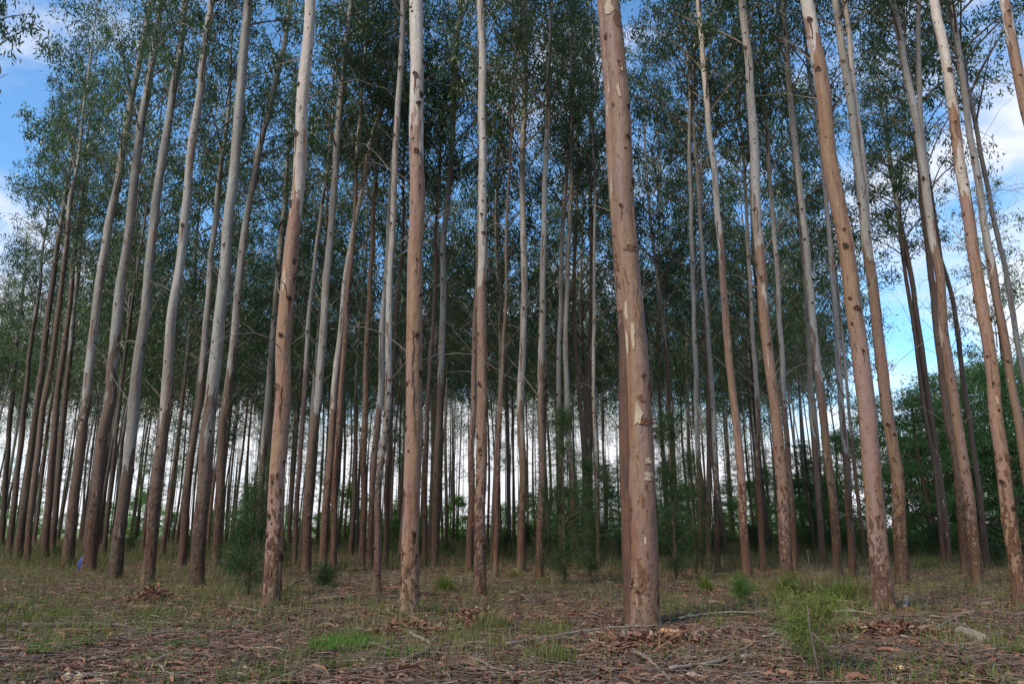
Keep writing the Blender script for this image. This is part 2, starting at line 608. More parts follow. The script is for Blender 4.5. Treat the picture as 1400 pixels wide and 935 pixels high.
# ------------------------------------------------------------------ trunk building
def ring_trunk(P, Rr, sides=12, seed=0, lump=0.10, flare=0.26):
    """tapered bole through the points P (m,3) with radii Rr"""
    P = np.asarray(P, float)
    m = len(P)
    V = np.zeros((m, sides, 3))
    T = np.gradient(P, axis=0)
    T /= np.linalg.norm(T, axis=1)[:, None]
    for i in range(m):
        d = T[i]
        u = np.cross(np.array([0, 1.0, 0]), d)
        u /= np.linalg.norm(u)
        v = np.cross(d, u)
        for k in range(sides):
            a = 2 * math.pi * k / sides
            c, s = math.cos(a), math.sin(a)
            z = P[i, 2] - P[0, 2]
            n = mnoise.noise((c * 1.1 + seed, s * 1.1, z * 0.9)) * lump + mnoise.noise((c * 2 + seed, s * 2, z * 3.5 + 7)) * lump * 0.6
            fl = 1 + flare * math.exp(-max(z, 0) / 0.26) * (1 + 0.9 * math.sin(3 * a + seed))
            rr = Rr[i] * (1 + n) * fl
            V[i, k] = P[i] + (u * c + v * s) * rr
    idx = np.arange((m - 1) * sides).reshape(m - 1, sides)
    nxt = np.roll(idx, -1, axis=1)
    Fq = np.stack([idx, nxt, nxt + sides, idx + sides], -1).reshape(-1, 4)
    return V.reshape(-1, 3), Fq


def catmull(P, Q, step):
    """resample polyline P with radii Q through a Catmull-Rom curve"""
    P = np.asarray(P, float)
    Q = np.asarray(Q, float)
    ext = np.vstack([2 * P[0] - P[1], P, 2 * P[-1] - P[-2]])
    oP, oQ = [], []
    for i in range(len(P) - 1):
        L = np.linalg.norm(P[i + 1] - P[i])
        n = max(1, int(L / step))
        p0, p1, p2, p3 = ext[i:i + 4]
        for k in range(n):
            t = k / n
            oP.append(0.5 * ((2 * p1) + (-p0 + p2) * t + (2 * p0 - 5 * p1 + 4 * p2 - p3) * t * t + (-p0 + 3 * p1 - 3 * p2 + p3) * t ** 3))
            oQ.append(Q[i] + (Q[i + 1] - Q[i]) * t)
    oP.append(P[-1])
    oQ.append(Q[-1])
    return np.array(oP), np.array(oQ)


def scar_mesh(seed):
    rnd = random.Random(seed)
    V, F_, M_ = [], [], []
    prof = [(1.0, -0.12), (0.72, rnd.uniform(.1, .45)), (0.42, rnd.uniform(.05, .3)), (0.0, -0.05)]
    n = 9
    tall = rnd.uniform(.8, 1.6)
    sk = rnd.uniform(-.4, .4)
    for r, h in prof[:-1]:
        for k in range(n):
            a = 2 * math.pi * k / n
            j = 1 + rnd.uniform(-0.38, 0.38)
            V.append((math.cos(a) * r * j + sk * math.sin(a) * r, math.sin(a) * r * tall * j, h * rnd.uniform(.6, 1.3)))
    V.append((0, 0, prof[-1][1]))
    for q in range(2):
        for k in range(n):
            F_.append([q * n + k, q * n + (k + 1) % n, (q + 1) * n + (k + 1) % n, (q + 1) * n + k])
            M_.append(0 if q == 0 or rnd.random() < .25 else 1)
    for k in range(n):
        F_.append([2 * n + k, 2 * n + (k + 1) % n, 3 * n])
        M_.append(1)
    if seed % 2:                       # sap run hanging below the scar
        b = len(V)
        L = rnd.uniform(2.5, 6)
        for q in range(5):
            t = q / 4
            w = .5 * (1 - t) * rnd.uniform(.6, 1.2) + .05
            x = rnd.uniform(-.15, .15)
            V += [(x - w, -.5 - L * t, .05), (x, -.5 - L * t, .14), (x + w, -.5 - L * t, .05)]
            if q:
                c = b + 3 * q
                F_ += [[c - 3, c, c + 1, c - 2], [c - 2, c + 1, c + 2, c - 1]]
                M_ += [0, 0]
    return npmesh('branch_scar', V, F_, [M_SCAR, M_HOLE], True, M_)


SCARS = [scar_mesh(i) for i in range(10)]


def flake_patch(rnd, w, h, r, lift):
    """a curled patch of bark lying on a bole of radius r; local: x tangential, y up the bole, z outwards"""
    V, F_ = [], []
    nxk, nyk = 4, 4
    for j in range(nyk):
        v = j / (nyk - 1)
        edge = (0.45 + 0.5 * math.sin(math.pi * min(1, max(0, v * 0.9 + 0.08)))) * rnd.uniform(0.5, 1.35)
        skew = rnd.uniform(-.25, .25)
        for i in range(nxk):
            u = (i / (nxk - 1) - 0.5) * edge
            x = (u + skew) * w
            y = (v - 0.5) * h + rnd.uniform(-0.17, 0.17) * h
            z = math.sqrt(max(r * r - x * x, 1e-6)) - r + 0.005
            z += lift * ((abs(u) * 2) ** 2 * 0.6 + (1 - v) ** 2 * 0.7) * rnd.uniform(0.4, 1.2)
            V.append((x, y, z))
    for j in range(nyk - 1):
        for i in range(nxk - 1):
            a = j * nxk + i
            F_.append([a, a + 1, a + nxk + 1, a + nxk])
    return V, F_


class Bole:
    def __init__(self, P, Rr):
        self.P, self.R = P, Rr
        self.z = P[:, 2]

    def at(self, z):
        k = int(np.clip(np.searchsorted(self.z, z) - 1, 0, len(self.z) - 2))
        t = float(np.clip((z - self.z[k]) / max(self.z[k + 1] - self.z[k], 1e-6), 0, 1))
        p = self.P[k] + (self.P[k + 1] - self.P[k]) * t
        d = self.P[k + 1] - self.P[k]
        return p, self.R[k] + (self.R[k + 1] - self.R[k]) * t, d / np.linalg.norm(d)

    def frame(self, z, a, out=0.0):
        """matrix whose z axis points out of the bole at height z, azimuth a"""
        p, r, d = self.at(z)
        o = np.array([math.cos(a), math.sin(a), 0])
        o = o - d * (o @ d)
        o /= np.linalg.norm(o)
        x = np.cross(d, o)
        q = p + o * (r + out)
        return Matrix(((x[0], d[0], o[0], q[0]), (x[1], d[1], o[1], q[1]), (x[2], d[2], o[2], q[2]), (0, 0, 0, 1))), r


def tube_branch(bole, rnd, z, a, L, up=1.2, r0=0.012, curve=0.5):
    p, r, d = bole.at(z)
    o = np.array([math.cos(a), math.sin(a), 0])
    pts, rad = [], []
    side = np.array([-o[1], o[0], 0]) * rnd.uniform(-0.5, 0.5)
    n = 7
    for k in range(n):
        s = k / (n - 1)
        pts.append(p + o * (r * 0.8 + L * s * (1 - 0.2 * s)) + side * L * s * s + np.array([0, 0, L * (up * s - curve * s * s)]) + np.array([rnd.gauss(0, .03) * L * s, rnd.gauss(0, .03) * L * s, rnd.gauss(0, .02) * L * s]))
        rad.append(r0 * (1 - 0.8 * s))
    return pts, rad


def place_crown(root, bole, H, zc, idx, rxy, rz):
    """shared limbs + crown meshes set along the top of a bole (coordinates local to root)"""
    p, r, d = bole.at(zc)
    q, _, _ = bole.at(H)
    ax = Vector(q - p)
    L = ax.length
    rot = ax.to_track_quat('Z', 'Y').to_matrix().to_4x4()
    M = Matrix.Translation(Vector(p)) @ rot @ Matrix.Rotation(rz, 4, 'Z') @ Matrix.Diagonal((rxy, rxy, L / 14.0, 1))
    lm, cm = CROWNS[idx % len(CROWNS)]
    for nm, me in (('limbs', lm), ('crown', cm)):
        o = link(nm, me, None, root)
        o.matrix_local = M
        if nm == 'limbs':
            o['kind'] = 'stuff'


# key, polyline in photograph pixels (measured), widths px foot/top, tone, pale-line px, rough px, crown start m, nickname, label
HERO = [
 ('ha', [2,745, 12,600, 22,480], 8, 6, .9, None, 640, 13, '', 'dark thin eucalyptus cut by the left edge of the picture'),
 ('hb', [12,756, 29,600, 41,480], 9, 6, .9, None, 640, 13, '', 'slim dark eucalyptus second in from the left edge of the stand'),
 ('hc', [24,765, 44,600, 60,480, 78,340], 11, 7, .8, None, 640, 13, 'dark leaning brown pair', 'dark brown leaning eucalyptus, left one of a close brown pair near the left edge'),
 ('hd', [37,768, 53,600, 72,480, 90,340], 9, 7, .8, None, 640, 13, '', 'dark brown leaning eucalyptus, right one of a close brown pair near the left edge'),
 ('he', [61,762, 73,600, 83,500, 95,415, 103,330], 11, 6, .75, None, 640, 13, '', 'brown eucalyptus crossing a thinner stem, just left of the first pale trunk'),
 ('hf', [71,757, 83,600, 93,510, 101,420, 109,340], 9, 6, .85, 470, 640, 13, '', 'thin greyish eucalyptus close against a brown one left of the first pale trunk'),
 ('L1', [92,775, 111,600, 122,510, 129,447, 136,387, 145,330, 165,225, 179,140, 191,82, 203,15], 16, 8, .75, 560, 660, 12.5, 'first pale leaning trunk', 'leaning eucalyptus, grey above and brown below, just left of the blue sack'),
 ('L2', [121,783, 140,600, 150,555, 155,492, 164,400, 174,330, 187,225, 197,150, 209,75, 220,0], 18, 9, .7, 500, 650, 13, 'dark-footed grey trunk', 'leaning grey eucalyptus with a broad dark brown foot just right of the blue sack'),
 ('L3', [157,792, 166,700, 176,625, 185,542, 191,480, 200,405, 207,330, 222,225, 234,150, 245,75, 255,0], 18, 9, .75, 640, 720, 13, 'pale-to-the-foot grey trunk', 'leaning grey eucalyptus pale nearly down to its foot, left of the litter mound'),
 ('L4', [202,800, 210,700, 220,600, 227,550, 232,480, 240,405, 250,330, 259,225, 269,150, 279,75, 290,0], 17, 9, .7, 530, 640, 13, 'trunk behind the mound', 'grey eucalyptus with a brown lower half standing right behind the litter mound'),
 ('hk', [248,775, 264,600, 272,550, 279,480, 285,405, 291,330, 301,240], 12, 7, .8, 500, 640, 13, '', 'dull greenish grey eucalyptus close behind and left of the broad grey trunk'),
 ('L5', [269,803, 275,700, 284,600, 290,542, 297,455, 306,380, 311,330, 321,225, 332,75, 340,0], 21, 12, .55, 560, 660, 14, 'broad grey trunk', 'broad leaning grey eucalyptus with red torn bark hanging halfway up'),
 ('L6', [296,775, 305,600, 310,550, 317,480, 325,405, 332,330, 350,225, 365,162, 377,112, 388,62, 397,0], 14, 7, .7, 520, 640, 13, '', 'grey eucalyptus close right of the broad grey trunk, bending right near its top'),
 ('M0', [353,765, 358,640, 366,550, 374,455, 380,380, 385,330, 392,250], 11, 8, .8, 620, 700, 14, '', 'slim pale grey eucalyptus half hidden behind the left of the tan scarred trunk'),
 ('M1', [370,832, 375,740, 381,640, 388,550, 391,455, 395,380, 397,330, 409,225, 415,125, 420,50, 424,0], 26, 15, 0, 285, 690, 16, 'tan scarred trunk', 'stout eucalyptus with rough tan foot, dark scar and smooth white top'),
 ('M5', [403,775, 409,640, 414,560, 420,470, 428,380], 8, 6, .5, 520, 640, 13, '', 'thin pale eucalyptus close right of the tan scarred trunk'),
 ('M2', [418,785, 424,640, 434,542, 439,480, 445,405, 450,330, 459,225, 467,125, 475,50, 480,0], 14, 8, .7, 545, 640, 13, 'straight grey pole trunk', 'straight grey eucalyptus turning reddish brown below half its height'),
 ('M3', [441,782, 449,640, 457,542, 464,467, 470,400, 477,355, 500,225, 512,175, 522,140], 12, 6, .6, 560, 640, 13, '', 'eucalyptus whose upper stem leans right, brown below, beside the straight grey pole trunk'),
 ('M4', [456,782, 459,640, 464,560, 471,470, 476,400], 10, 7, .5, None, 560, 13, '', 'brown eucalyptus left of the bright green gap between the trunks'),
 ('M6', [494,777, 497,690, 496,640, 500,555, 501,480, 506,380, 509,330, 514,240], 10, 6, .35, None, 560, 13, 'red-brown thin trunk', 'thin wavy red-brown eucalyptus right of the bright green gap'),
 ('M7', [505,780, 510,640, 520,550, 523,470, 527,400, 531,340], 11, 8, .6, 560, 640, 13, '', 'grey brown eucalyptus just left of the white-footed slender trunk'),
 ('M8', [515,812, 517,715, 520,640, 526,590, 531,550, 531,455, 532,380, 536,330, 541,225, 547,75, 550,0], 11, 8, .7, 900, 560, 13, 'white-footed slender trunk', 'slender whitish grey eucalyptus pale right down to its foot'),
 ('M9', [528,775, 530,640, 535,550, 540,460], 8, 6, .7, None, 600, 13, '', 'dark thin eucalyptus just right of the white-footed slender trunk'),
 ('C1', [559,842, 561,740, 562,640, 564,530, 565,455, 567,330, 569,225, 569,100, 568,0], 27, 19, 0, 160, 760, 16, 'big straight tan trunk', 'big straight eucalyptus, smooth tan bark below and white bark with tan blotches above'),
 ('C2', [581,775, 582,640, 586,550, 592,450], 8, 6, .7, None, 600, 13, '', 'dark thin eucalyptus close right of the big straight tan trunk'),
 ('C3', [594,777, 596,640, 601,550, 604,455, 606,380, 607,330, 616,225, 619,150, 622,75, 632,0], 11, 7, .65, 520, 640, 13, 'brown-and-grey mid trunk', 'grey eucalyptus with brown lower bark behind the spiky grass tussock'),
 ('C5', [641,782, 645,640, 647,550, 649,450], 11, 7, .4, None, 600, 13, '', 'dull brown eucalyptus right behind the left of the white-topped straight trunk'),
 ('C6', [655,818, 657,715, 660,640, 658,505, 659,430, 660,330, 659,225, 659,125, 658,0], 18, 10, .05, 425, 640, 14, 'white-topped straight trunk', 'straight eucalyptus, pinkish below and clean white above with a few dark knots'),
 ('C7', [677,790, 681,640, 685,540, 690,430], 8, 5, .8, None, 600, 13, '', 'thin dark eucalyptus first right of the white-topped straight trunk'),
 ('D1', [712,782, 714,640, 712,550, 714,480, 716,405, 715,330, 714,225, 717,125, 719,0], 12, 7, .6, 560, 640, 13, 'blotchy grey trunk', 'upright eucalyptus with grey and brown blotched bark left of the dark feathery shrub'),
 ('D2', [737,790, 740,640, 739,550, 741,455, 744,330, 746,225, 750,125, 752,25], 12, 6, .6, 530, 640, 13, 'trunk at the shrub edge', 'upright grey eucalyptus, brown below, at the left side of the feathery shrub'),
 ('D3', [768,772, 766,640, 764,550, 765,455, 769,330, 775,225, 781,150, 786,50], 8, 5, .7, 600, 600, 13, '', 'thin pale grey eucalyptus rising behind the feathery shrub'),
 ('D4', [787,775, 780,640, 775,550, 774,455, 776,355, 782,240], 9, 6, .7, 640, 600, 13, '', 'grey eucalyptus rising behind the right half of the feathery shrub'),
 ('D5', [804,767, 805,640, 806,540, 809,440], 14, 9, .9, None, 600, 13, '', 'dark purplish brown eucalyptus left of the thickest trunk'),
 ('D6', [819,777, 815,640, 812,540, 812,440], 6, 5, .8, 720, 600, 13, '', 'very thin pale grey eucalyptus just left of the thickest trunk'),
 ('E', [881,855, 880,765, 877,640, 872,555, 868,455, 861,380, 858,330, 850,225, 845,125, 840,50, 835,0], 42, 26, 0, -150, 800, 17, 'thickest trunk', 'thickest eucalyptus trunk, smooth tan and twin-stemmed with cream peels of bark'),
 ('F4', [968,768, 970,640, 968,540, 966,440], 9, 6, .9, None, 600, 13, '', 'dark thin eucalyptus behind the grass tuft left of the snaking tan trunk'),
 ('F3', [957,782, 955,640, 952,550, 950,480, 947,405, 946,330, 944,240], 8, 6, .7, 620, 600, 13, '', 'greyish thin eucalyptus rising out of the shrub right of the thickest trunk'),
 ('F2', [981,782, 977,640, 974,550, 969,480, 964,392, 958,300], 8, 6, .7, 700, 600, 13, '', 'thin pale grey eucalyptus just left of the snaking tan trunk'),
 ('F1', [1022,792, 1016,715, 1011,640, 1002,550, 995,480, 990,405, 985,330, 975,225, 967,150, 960,75, 954,0], 13, 7, .1, 330, 640, 14, 'snaking tan trunk', 'slender snaking eucalyptus, tan below and white above, behind the bright green seedling'),
 ('F5', [1044,780, 1036,640, 1035,550, 1031,480, 1026,392, 1020,300], 9, 5, .7, 560, 600, 13, '', 'thin dull eucalyptus between the snaking tan trunk and the knotty pink trunk'),
 ('G1', [1076,803, 1072,715, 1067,640, 1057,550, 1047,455, 1042,380, 1038,330, 1031,225, 1027,150, 1021,75, 1015,0], 18, 11, .05, 340, 660, 14, 'knotty pink trunk', 'pinkish eucalyptus dotted with dark knots, grey white above its middle'),
 ('G2', [1086,782, 1080,640, 1071,542, 1067,455, 1061,355, 1052,240], 9, 6, .65, 560, 640, 13, '', 'pale thin eucalyptus right behind the knotty pink trunk'),
 ('G5', [1125,770, 1117,640, 1109,550, 1106,450, 1098,350], 10, 6, .7, 590, 600, 13, '', 'thin grey eucalyptus left of the slender dotted white trunk'),
 ('G3', [1147,792, 1140,715, 1132,640, 1125,550, 1116,480, 1109,405, 1102,330, 1091,225, 1081,125, 1075,50, 1070,0], 13, 7, .1, 470, 640, 14, 'slender dotted white trunk', 'slender eucalyptus, white and dotted with knots above, pink below, by the tall pale grass'),
 ('G4', [1166,788, 1159,640, 1150,550, 1144,455, 1136,355, 1126,240], 11, 6, .7, 590, 640, 13, '', 'grey eucalyptus with one long white tear of bark left of the smooth pink-brown trunk'),
 ('H1', [1210,836, 1202,740, 1195,640, 1186,550, 1172,455, 1164,380, 1156,330, 1137,225, 1125,125, 1112,50, 1104,0], 28, 19, 0, 32, 700, 16, 'smooth pink-brown trunk', 'stout smooth pink-brown eucalyptus with a mossy foot and a white top'),
 ('H2', [1234,800, 1230,715, 1225,640, 1211,550, 1199,455, 1191,380, 1185,330, 1172,220, 1160,125, 1150,50, 1144,0], 19, 10, .1, 345, 660, 15, 'forked white trunk', 'eucalyptus forking high into two white stems close right of the smooth pink-brown trunk'),
 ('I0', [1290,768, 1278,640, 1261,550, 1250,455, 1239,380, 1228,300], 7, 5, .8, None, 640, 13, '', 'thinner dark stem of a leaning pair in front of the dark wood'),
 ('I1', [1297,768, 1289,685, 1282,640, 1270,550, 1257,455, 1247,380, 1236,330, 1221,250], 10, 6, .75, None, 640, 13, 'dark leaning pole', 'thicker dark stem of a leaning pair in front of the dark wood'),
 ('I2', [1320,783, 1315,715, 1309,640, 1291,542, 1282,455, 1274,380], 13, 9, .3, None, 640, 13, '', 'rough pink-brown eucalyptus partly behind the left of the high-forked pale trunk'),
 ('I3', [1336,800, 1327,690, 1320,640, 1304,550, 1291,455, 1284,380, 1276,330, 1260,220, 1245,125, 1230,50, 1219,0], 16, 9, .15, 330, 660, 14, 'high-forked pale trunk', 'mossy-footed eucalyptus with two pale stems high up, right of the dark leaning pair'),
 ('I4', [1350,778, 1334,640, 1321,550, 1312,480, 1301,405, 1287,355, 1284,330, 1268,240], 9, 5, .8, None, 640, 13, '', 'thin dark eucalyptus just right of the high-forked pale trunk'),
 ('J1', [1396,828, 1385,740, 1372,640, 1359,550, 1349,455, 1339,380, 1330,330, 1312,225, 1300,125, 1286,50, 1276,0], 20, 13, .05, 190, 660, 15, 'right edge pink trunk', 'pink eucalyptus with dark rough lower bark meeting the right edge near the ground'),
 ('J2', [1428,800, 1400,620, 1386,550, 1375,480, 1362,405, 1351,330, 1332,220, 1317,125, 1307,50, 1299,0], 13, 8, .3, 330, 660, 14, '', 'grey white eucalyptus leaving the right edge, parallel to the pink trunk'),
 ('J3', [1436,790, 1409,570, 1397,505, 1386,430, 1374,367, 1365,330, 1345,220, 1330,150], 9, 6, .7, 600, 640, 13, '', 'thin grey eucalyptus against the pale cloud at the right edge'),
 ('J4', [1560,850, 1450,330, 1420,210, 1399,135, 1382,62, 1370,0], 20, 13, .1, 60, 660, 14, '', 'white eucalyptus stem with a brown collar crossing the top right corner'),
 ('K1', [-175,800, -150,640, -130,480, -105,300, -82,120, -66,0], 16, 9, .7, 500, 640, 11, '', 'eucalyptus whose leafy twigs hang in at the left edge against the sky'),
]
BIG = {'E', 'C1', 'M1', 'H1', 'J1', 'H2', 'G1', 'C6'}
STEM2 = {
 'E': ([866,852, 862,740, 858,640, 856,555, 855,455, 849,380, 846,330, 838,225, 833,125, 827,50, 823,0], 25, 13, 0.05),
 'H2': ([1187,330, 1180,225, 1167,125, 1161,50, 1155,0], 9, 7, 0.12),
 'I3': ([1268,240, 1260,187, 1257,125, 1255,50, 1256,0], 8, 6, 0.10),
}
NICKS = []          # (base px, nickname, depth)


def spine_from_pixels(pts, w0, w1, push=0.0):
    pp = [(pts[i], pts[i + 1]) for i in range(0, len(pts), 2)]
    B = gp(*pp[0])
    n = np.array([B[0], B[1], 0.0])
    n /= np.linalg.norm(n)
    Pw, Rw = [], []
    y0, y1 = pp[0][1], pp[-1][1]
    for px, py in pp:
        d = ray(px, py)
        k = ((B + n * push - CAM) @ n) / (d @ n)
        q = CAM + d * k
        f = (y0 - py) / max(y0 - y1, 1)
        wpx = w0 + (w1 - w0) * f
        Rw.append(0.465 * wpx * k)          # k * F pixels == distance along the view axis / F
        Pw.append(q)
    return B, np.array(Pw), np.array(Rw)


def deco(root, bole, rnd, key, d, rough_z, tone, zvis):
    """branch scars, bark flakes, hanging bark, dead branches of one measured tree (local to root)"""
    facing = math.atan2(-root.location.y, -root.location.x)
    big = key in BIG
    # scars
    n = int(34 if big else 22)
    J = Geo()
    for i in range(n):
        z = 0.4 + zvis * (i + rnd.random()) / n
        a = facing + rnd.uniform(-1.35, 1.35) if rnd.random() < .75 else facing + rnd.uniform(1.4, 4.8)
        M, r = bole.frame(z, a, 0.0)
        s = (0.013 + 0.040 * rnd.random() ** 2) * (1.25 if big else 1.0) * min(1.0, 0.5 + r / 0.2)
        sc = Matrix.Diagonal((s, s * rnd.uniform(.7, 1.4), s * 0.7, 1))
        me = SCARS[rnd.randrange(10)]
        if big:
            o = link('branch_scar', me, None, root)
            o.matrix_local = M @ sc
        else:
            T = M @ sc
            V = [T @ v.co for v in me.vertices]
            for p_ in me.polygons:
                pass
            base = J.n
            J.V.extend([np.array(v) for v in V])
            for p_ in me.polygons:
                J.F.append([base + q for q in p_.vertices])
                J.M.append(p_.material_index)
            J.n += len(V)
    if not big:
        o = link('branch_scars', J.mesh('branch_scars', [M_SCAR, M_HOLE]), None, root)
        o['kind'] = 'stuff'
    # rough flakes near the foot
    if d < 32:
        Gf = Geo()
        nf = int((70 if big else 34) * min(1.0, rough_z / 3.0 + .3))
        for i in range(nf):
            z = rough_z * 1.25 * rnd.random() ** 1.3 + 0.05
            M, r = bole.frame(z, facing + rnd.uniform(-1.7, 1.7), 0.0)
            V, F_ = flake_patch(rnd, rnd.uniform(.015, .075), rnd.uniform(.03, .15), max(r, .04), rnd.uniform(.006, .03))
            Gf.add([np.array(M @ Vector(v)) for v in V], F_)
        o = link('bark_flakes', Gf.mesh('bark_flakes', M_RUST, False), None, root)
        o['kind'] = 'stuff'
    # hanging strips of bark
    for i in range(rnd.choice([2, 3, 5]) if d < 40 else 0):
        z = rnd.uniform(0.25, 0.8) * zvis
        a = facing + rnd.uniform(-1.5, 1.5)
        M, r = bole.frame(z, a, 0.004)
        L = rnd.uniform(.35, 1.2)
        pts, w = [], []
        for k in range(7):
            s = k / 6
            pts.append(np.array(M @ Vector((rnd.gauss(0, .012), -L * s, 0.012 + 0.05 * s * s * rnd.uniform(.5, 1.5)))))
            w.append(rnd.uniform(.02, .045) * (1 - .6 * s))
        Gs = Geo()
        Gs.ribbon(pts, np.array(M.to_3x3() @ Vector((1, 0, 0.25))), w)
        link('hanging_bark', Gs.mesh('hanging_bark', M_STRIP), None, root)
    # dead branches and twigs
    for i in range(rnd.randint(5, 9) if d < 45 else 2):
        z = rnd.uniform(4.0, 13.0)
        pts, rad = tube_branch(bole, rnd, z, rnd.random() * 6.28, rnd.uniform(.7, 2.4), rnd.uniform(.2, 1.5), rnd.uniform(.006, .013), rnd.uniform(.2, .8))
        Gb = Geo()
        Gb.tube(pts, rad, 5, cap=False)
        for q in range(3):
            k = rnd.randrange(2, 6)
            p0 = pts[k]
            v = np.array([rnd.gauss(0, .25), rnd.gauss(0, .25), rnd.uniform(.1, .45)])
            Gb.tube([p0, p0 + v * .5 + np.array([0, 0, .03]), p0 + v], [rad[k] * .7, rad[k] * .5, .002], 3, cap=False)
        link('dead_branch', Gb.mesh('dead_branch', M_DEADWOOD), None, root)


HEROPOS = []
for hi, (key, pts, w0, w1, tone, line, roughpx, zc, nick, label) in enumerate(HERO):
    rnd = random.Random(hash(key) % 1 + hi * 37 + 5)
    B, Pw, Rw = spine_from_pixels(pts, w0, w1)
    d = math.hypot(B[0], B[1])
    base = np.array([B[0], B[1], gz(B[0], B[1])])
    HEROPOS.append(base)
    P = Pw - np.array([B[0], B[1], 0.0])
    P[0] = (0, 0, -0.12)
    H = rnd.uniform(24, 28) if d < 45 else rnd.uniform(25, 29)
    # continue above the frame
    last, prev = P[-1], P[-2]
    dirv = last - prev
    dirv /= np.linalg.norm(dirv)
    dirv = dirv * 0.6 + np.array([0, 0, 0.4])
    dirv /= np.linalg.norm(dirv)
    Rl = list(Rw)
    Pl = list(P)
    z, r_end, z_end = last[2], Rw[-1], last[2]
    while z < H - 0.3:
        st = min(2.0, H - z)
        q = Pl[-1] + dirv * (st / dirv[2]) + np.array([rnd.gauss(0, .05), rnd.gauss(0, .05), 0])
        z = q[2]
        Pl.append(q)
        Rl.append(max(0.012, r_end * (1 - (z - z_end) / (H - z_end)) ** 0.85))
    step = 0.22 if d < 16 else (0.35 if d < 30 else 0.6)
    cP, cR = catmull(Pl, Rl, step)
    for q in range(1, len(cP)):
        zz_ = cP[q][2]
        cP[q] += np.array([mnoise.noise((hi * 7.1, zz_ * .55, 1.3)), mnoise.noise((hi * 7.1, zz_ * .55, 8.3)), 0]) * .055 * min(1, zz_ / 2)
        cP[q] += np.array([mnoise.noise((hi * 3.3, zz_ * 2.1, 4.3)), mnoise.noise((hi * 3.3, zz_ * 2.1, 6.3)), 0]) * .014 * min(1, zz_)
    bole = Bole(cP, cR)
    root = empty('eucalyptus_tree', base)
    tag(root, label, 'tree', 'eucalyptus trees of the plantation')
    V, Fq = ring_trunk(cP, cR, 20 if d < 16 else (14 if d < 30 else 9), seed=hi * 3.1)
    tr = link('trunk', npmesh('trunk', V, Fq, M_BARK, True), None, root)

    def zpix(py):
        xs = [pts[i + 1] for i in range(0, len(pts), 2)]
        return float(np.interp(-py, [-x for x in xs], list(P[:, 2]))) if py >= min(xs) else float(P[-1, 2] + (min(xs) - py) * 0.02)
    tr['line'] = -3.0 if (line or 0) > 880 else (zpix(line) if line is not None else 14.0)
    tr['tone'] = float(tone)
    tr['seed'] = float(hi * 1.7)
    tr['rough'] = float(min(zpix(roughpx), 5.0)) if d < 30 else 2.5
    place_crown(root, bole, H, min(zc, H - 9) + rnd.uniform(-.6, .6), hi, rnd.uniform(.62, .85), rnd.random() * 6.28)
    if key in STEM2:
        sp, a0, a1, push = STEM2[key]
        pp = [(sp[i], sp[i + 1]) for i in range(0, len(sp), 2)]
        nrm = np.array([B[0], B[1], 0.0]) / d
        sP, sR = [], []
        for px, py in pp:
            dr = ray(px, py)
            k = ((B + nrm * push - CAM) @ nrm) / (dr @ nrm)
            f = (pp[0][1] - py) / (pp[0][1] - pp[-1][1])
            sP.append(CAM + dr * k - np.array([B[0], B[1], 0]))
            sR.append(.5 * (a0 + (a1 - a0) * f) * k)
        if key == 'E':
            sP[0][2] = -0.12
        dv = sP[-1] - sP[-2]
        dv /= np.linalg.norm(dv)
        z_end, r_end = sP[-1][2], sR[-1]
        while sP[-1][2] < H - 3:
            sP.append(sP[-1] + dv * 2.0)
            sR.append(max(.012, r_end * (1 - (sP[-1][2] - z_end) / (H - z_end))))
        c2, r2 = catmull(sP, sR, 0.3)
        V, Fq = ring_trunk(c2, r2, 14, seed=hi * 5.3, flare=0.1 if key == 'E' else 0)
        s2 = link('second_stem', npmesh('second_stem', V, Fq, M_BARK, True), None, root)
        for k_ in ('line', 'tone', 'rough'):
            s2[k_] = tr[k_]
        s2['seed'] = tr['seed'] if key == 'E' else float(hi * 2.9 + 4)
        if key == 'E':
            s2['rough'] = 6.0
    deco(root, bole, rnd, key, d, min(tr['rough'], 4.0), tone, min(float(P[-1, 2]), 16))
    if key == 'E':
        # the cream and rust peels that can be told apart on the thickest trunk: px, py, w, h, cream?
        facing = math.atan2(-B[1], -B[0])
        for px, py, wp, hp, cream in [(866, 458, 7, 34, 1), (858, 470, 6, 38, 1), (857, 425, 6, 24, 1), (872, 568, 12, 30, 1), (846, 128, 7, 20, 1), (849, 98, 5, 10, 1),
                                      (832, 15, 12, 26, 1), (843, 30, 9, 26, 0), (886, 649, 24, 12, 1), (885, 627, 10, 8, 1), (880, 575, 26, 8, 0), (856, 385, 8, 30, 0),
                                      (862, 340, 22, 7, 0), (848, 95, 6, 8, 0), (838, 145, 6, 8, 0), (881, 790, 14, 26, 0), (873, 770, 8, 20, 0), (879, 682, 5, 16, 0),
                                      (883, 665, 4, 10, 0), (862, 700, 8, 40, 0), (861, 740, 6, 30, 0), (875, 545, 12, 8, 0), (889, 525, 6, 12, 0), (881, 735, 4, 12, 1)]:
            dr = ray(px, py)
            nrm = np.array([B[0], B[1], 0.0]) / d
            k = ((B - CAM) @ nrm) / (dr @ nrm)
            q = CAM + dr * k - np.array([B[0], B[1], 0])
            zz_ = q[2]
            pc, rr, _ = bole.at(zz_)
            right = np.array([B[1], -B[0], 0]) / d
            off = float(np.clip(((q - pc) @ right) / rr, -.93, .93))
            a = facing + math.asin(off)
            M, rr = bole.frame(zz_, a, 0.002)
            G1_ = Geo()
            Vp, Fp = flake_patch(rnd, wp * k * (.9 if cream else 1.2), hp * k * (.95 if cream else 1.1), rr, 0.010)
            G1_.add([np.array(M @ Vector(v)) for v in Vp], Fp)
            link('peeling_bark', G1_.mesh('peeling_bark', M_CREAM if cream else M_RUST, False), None, root)
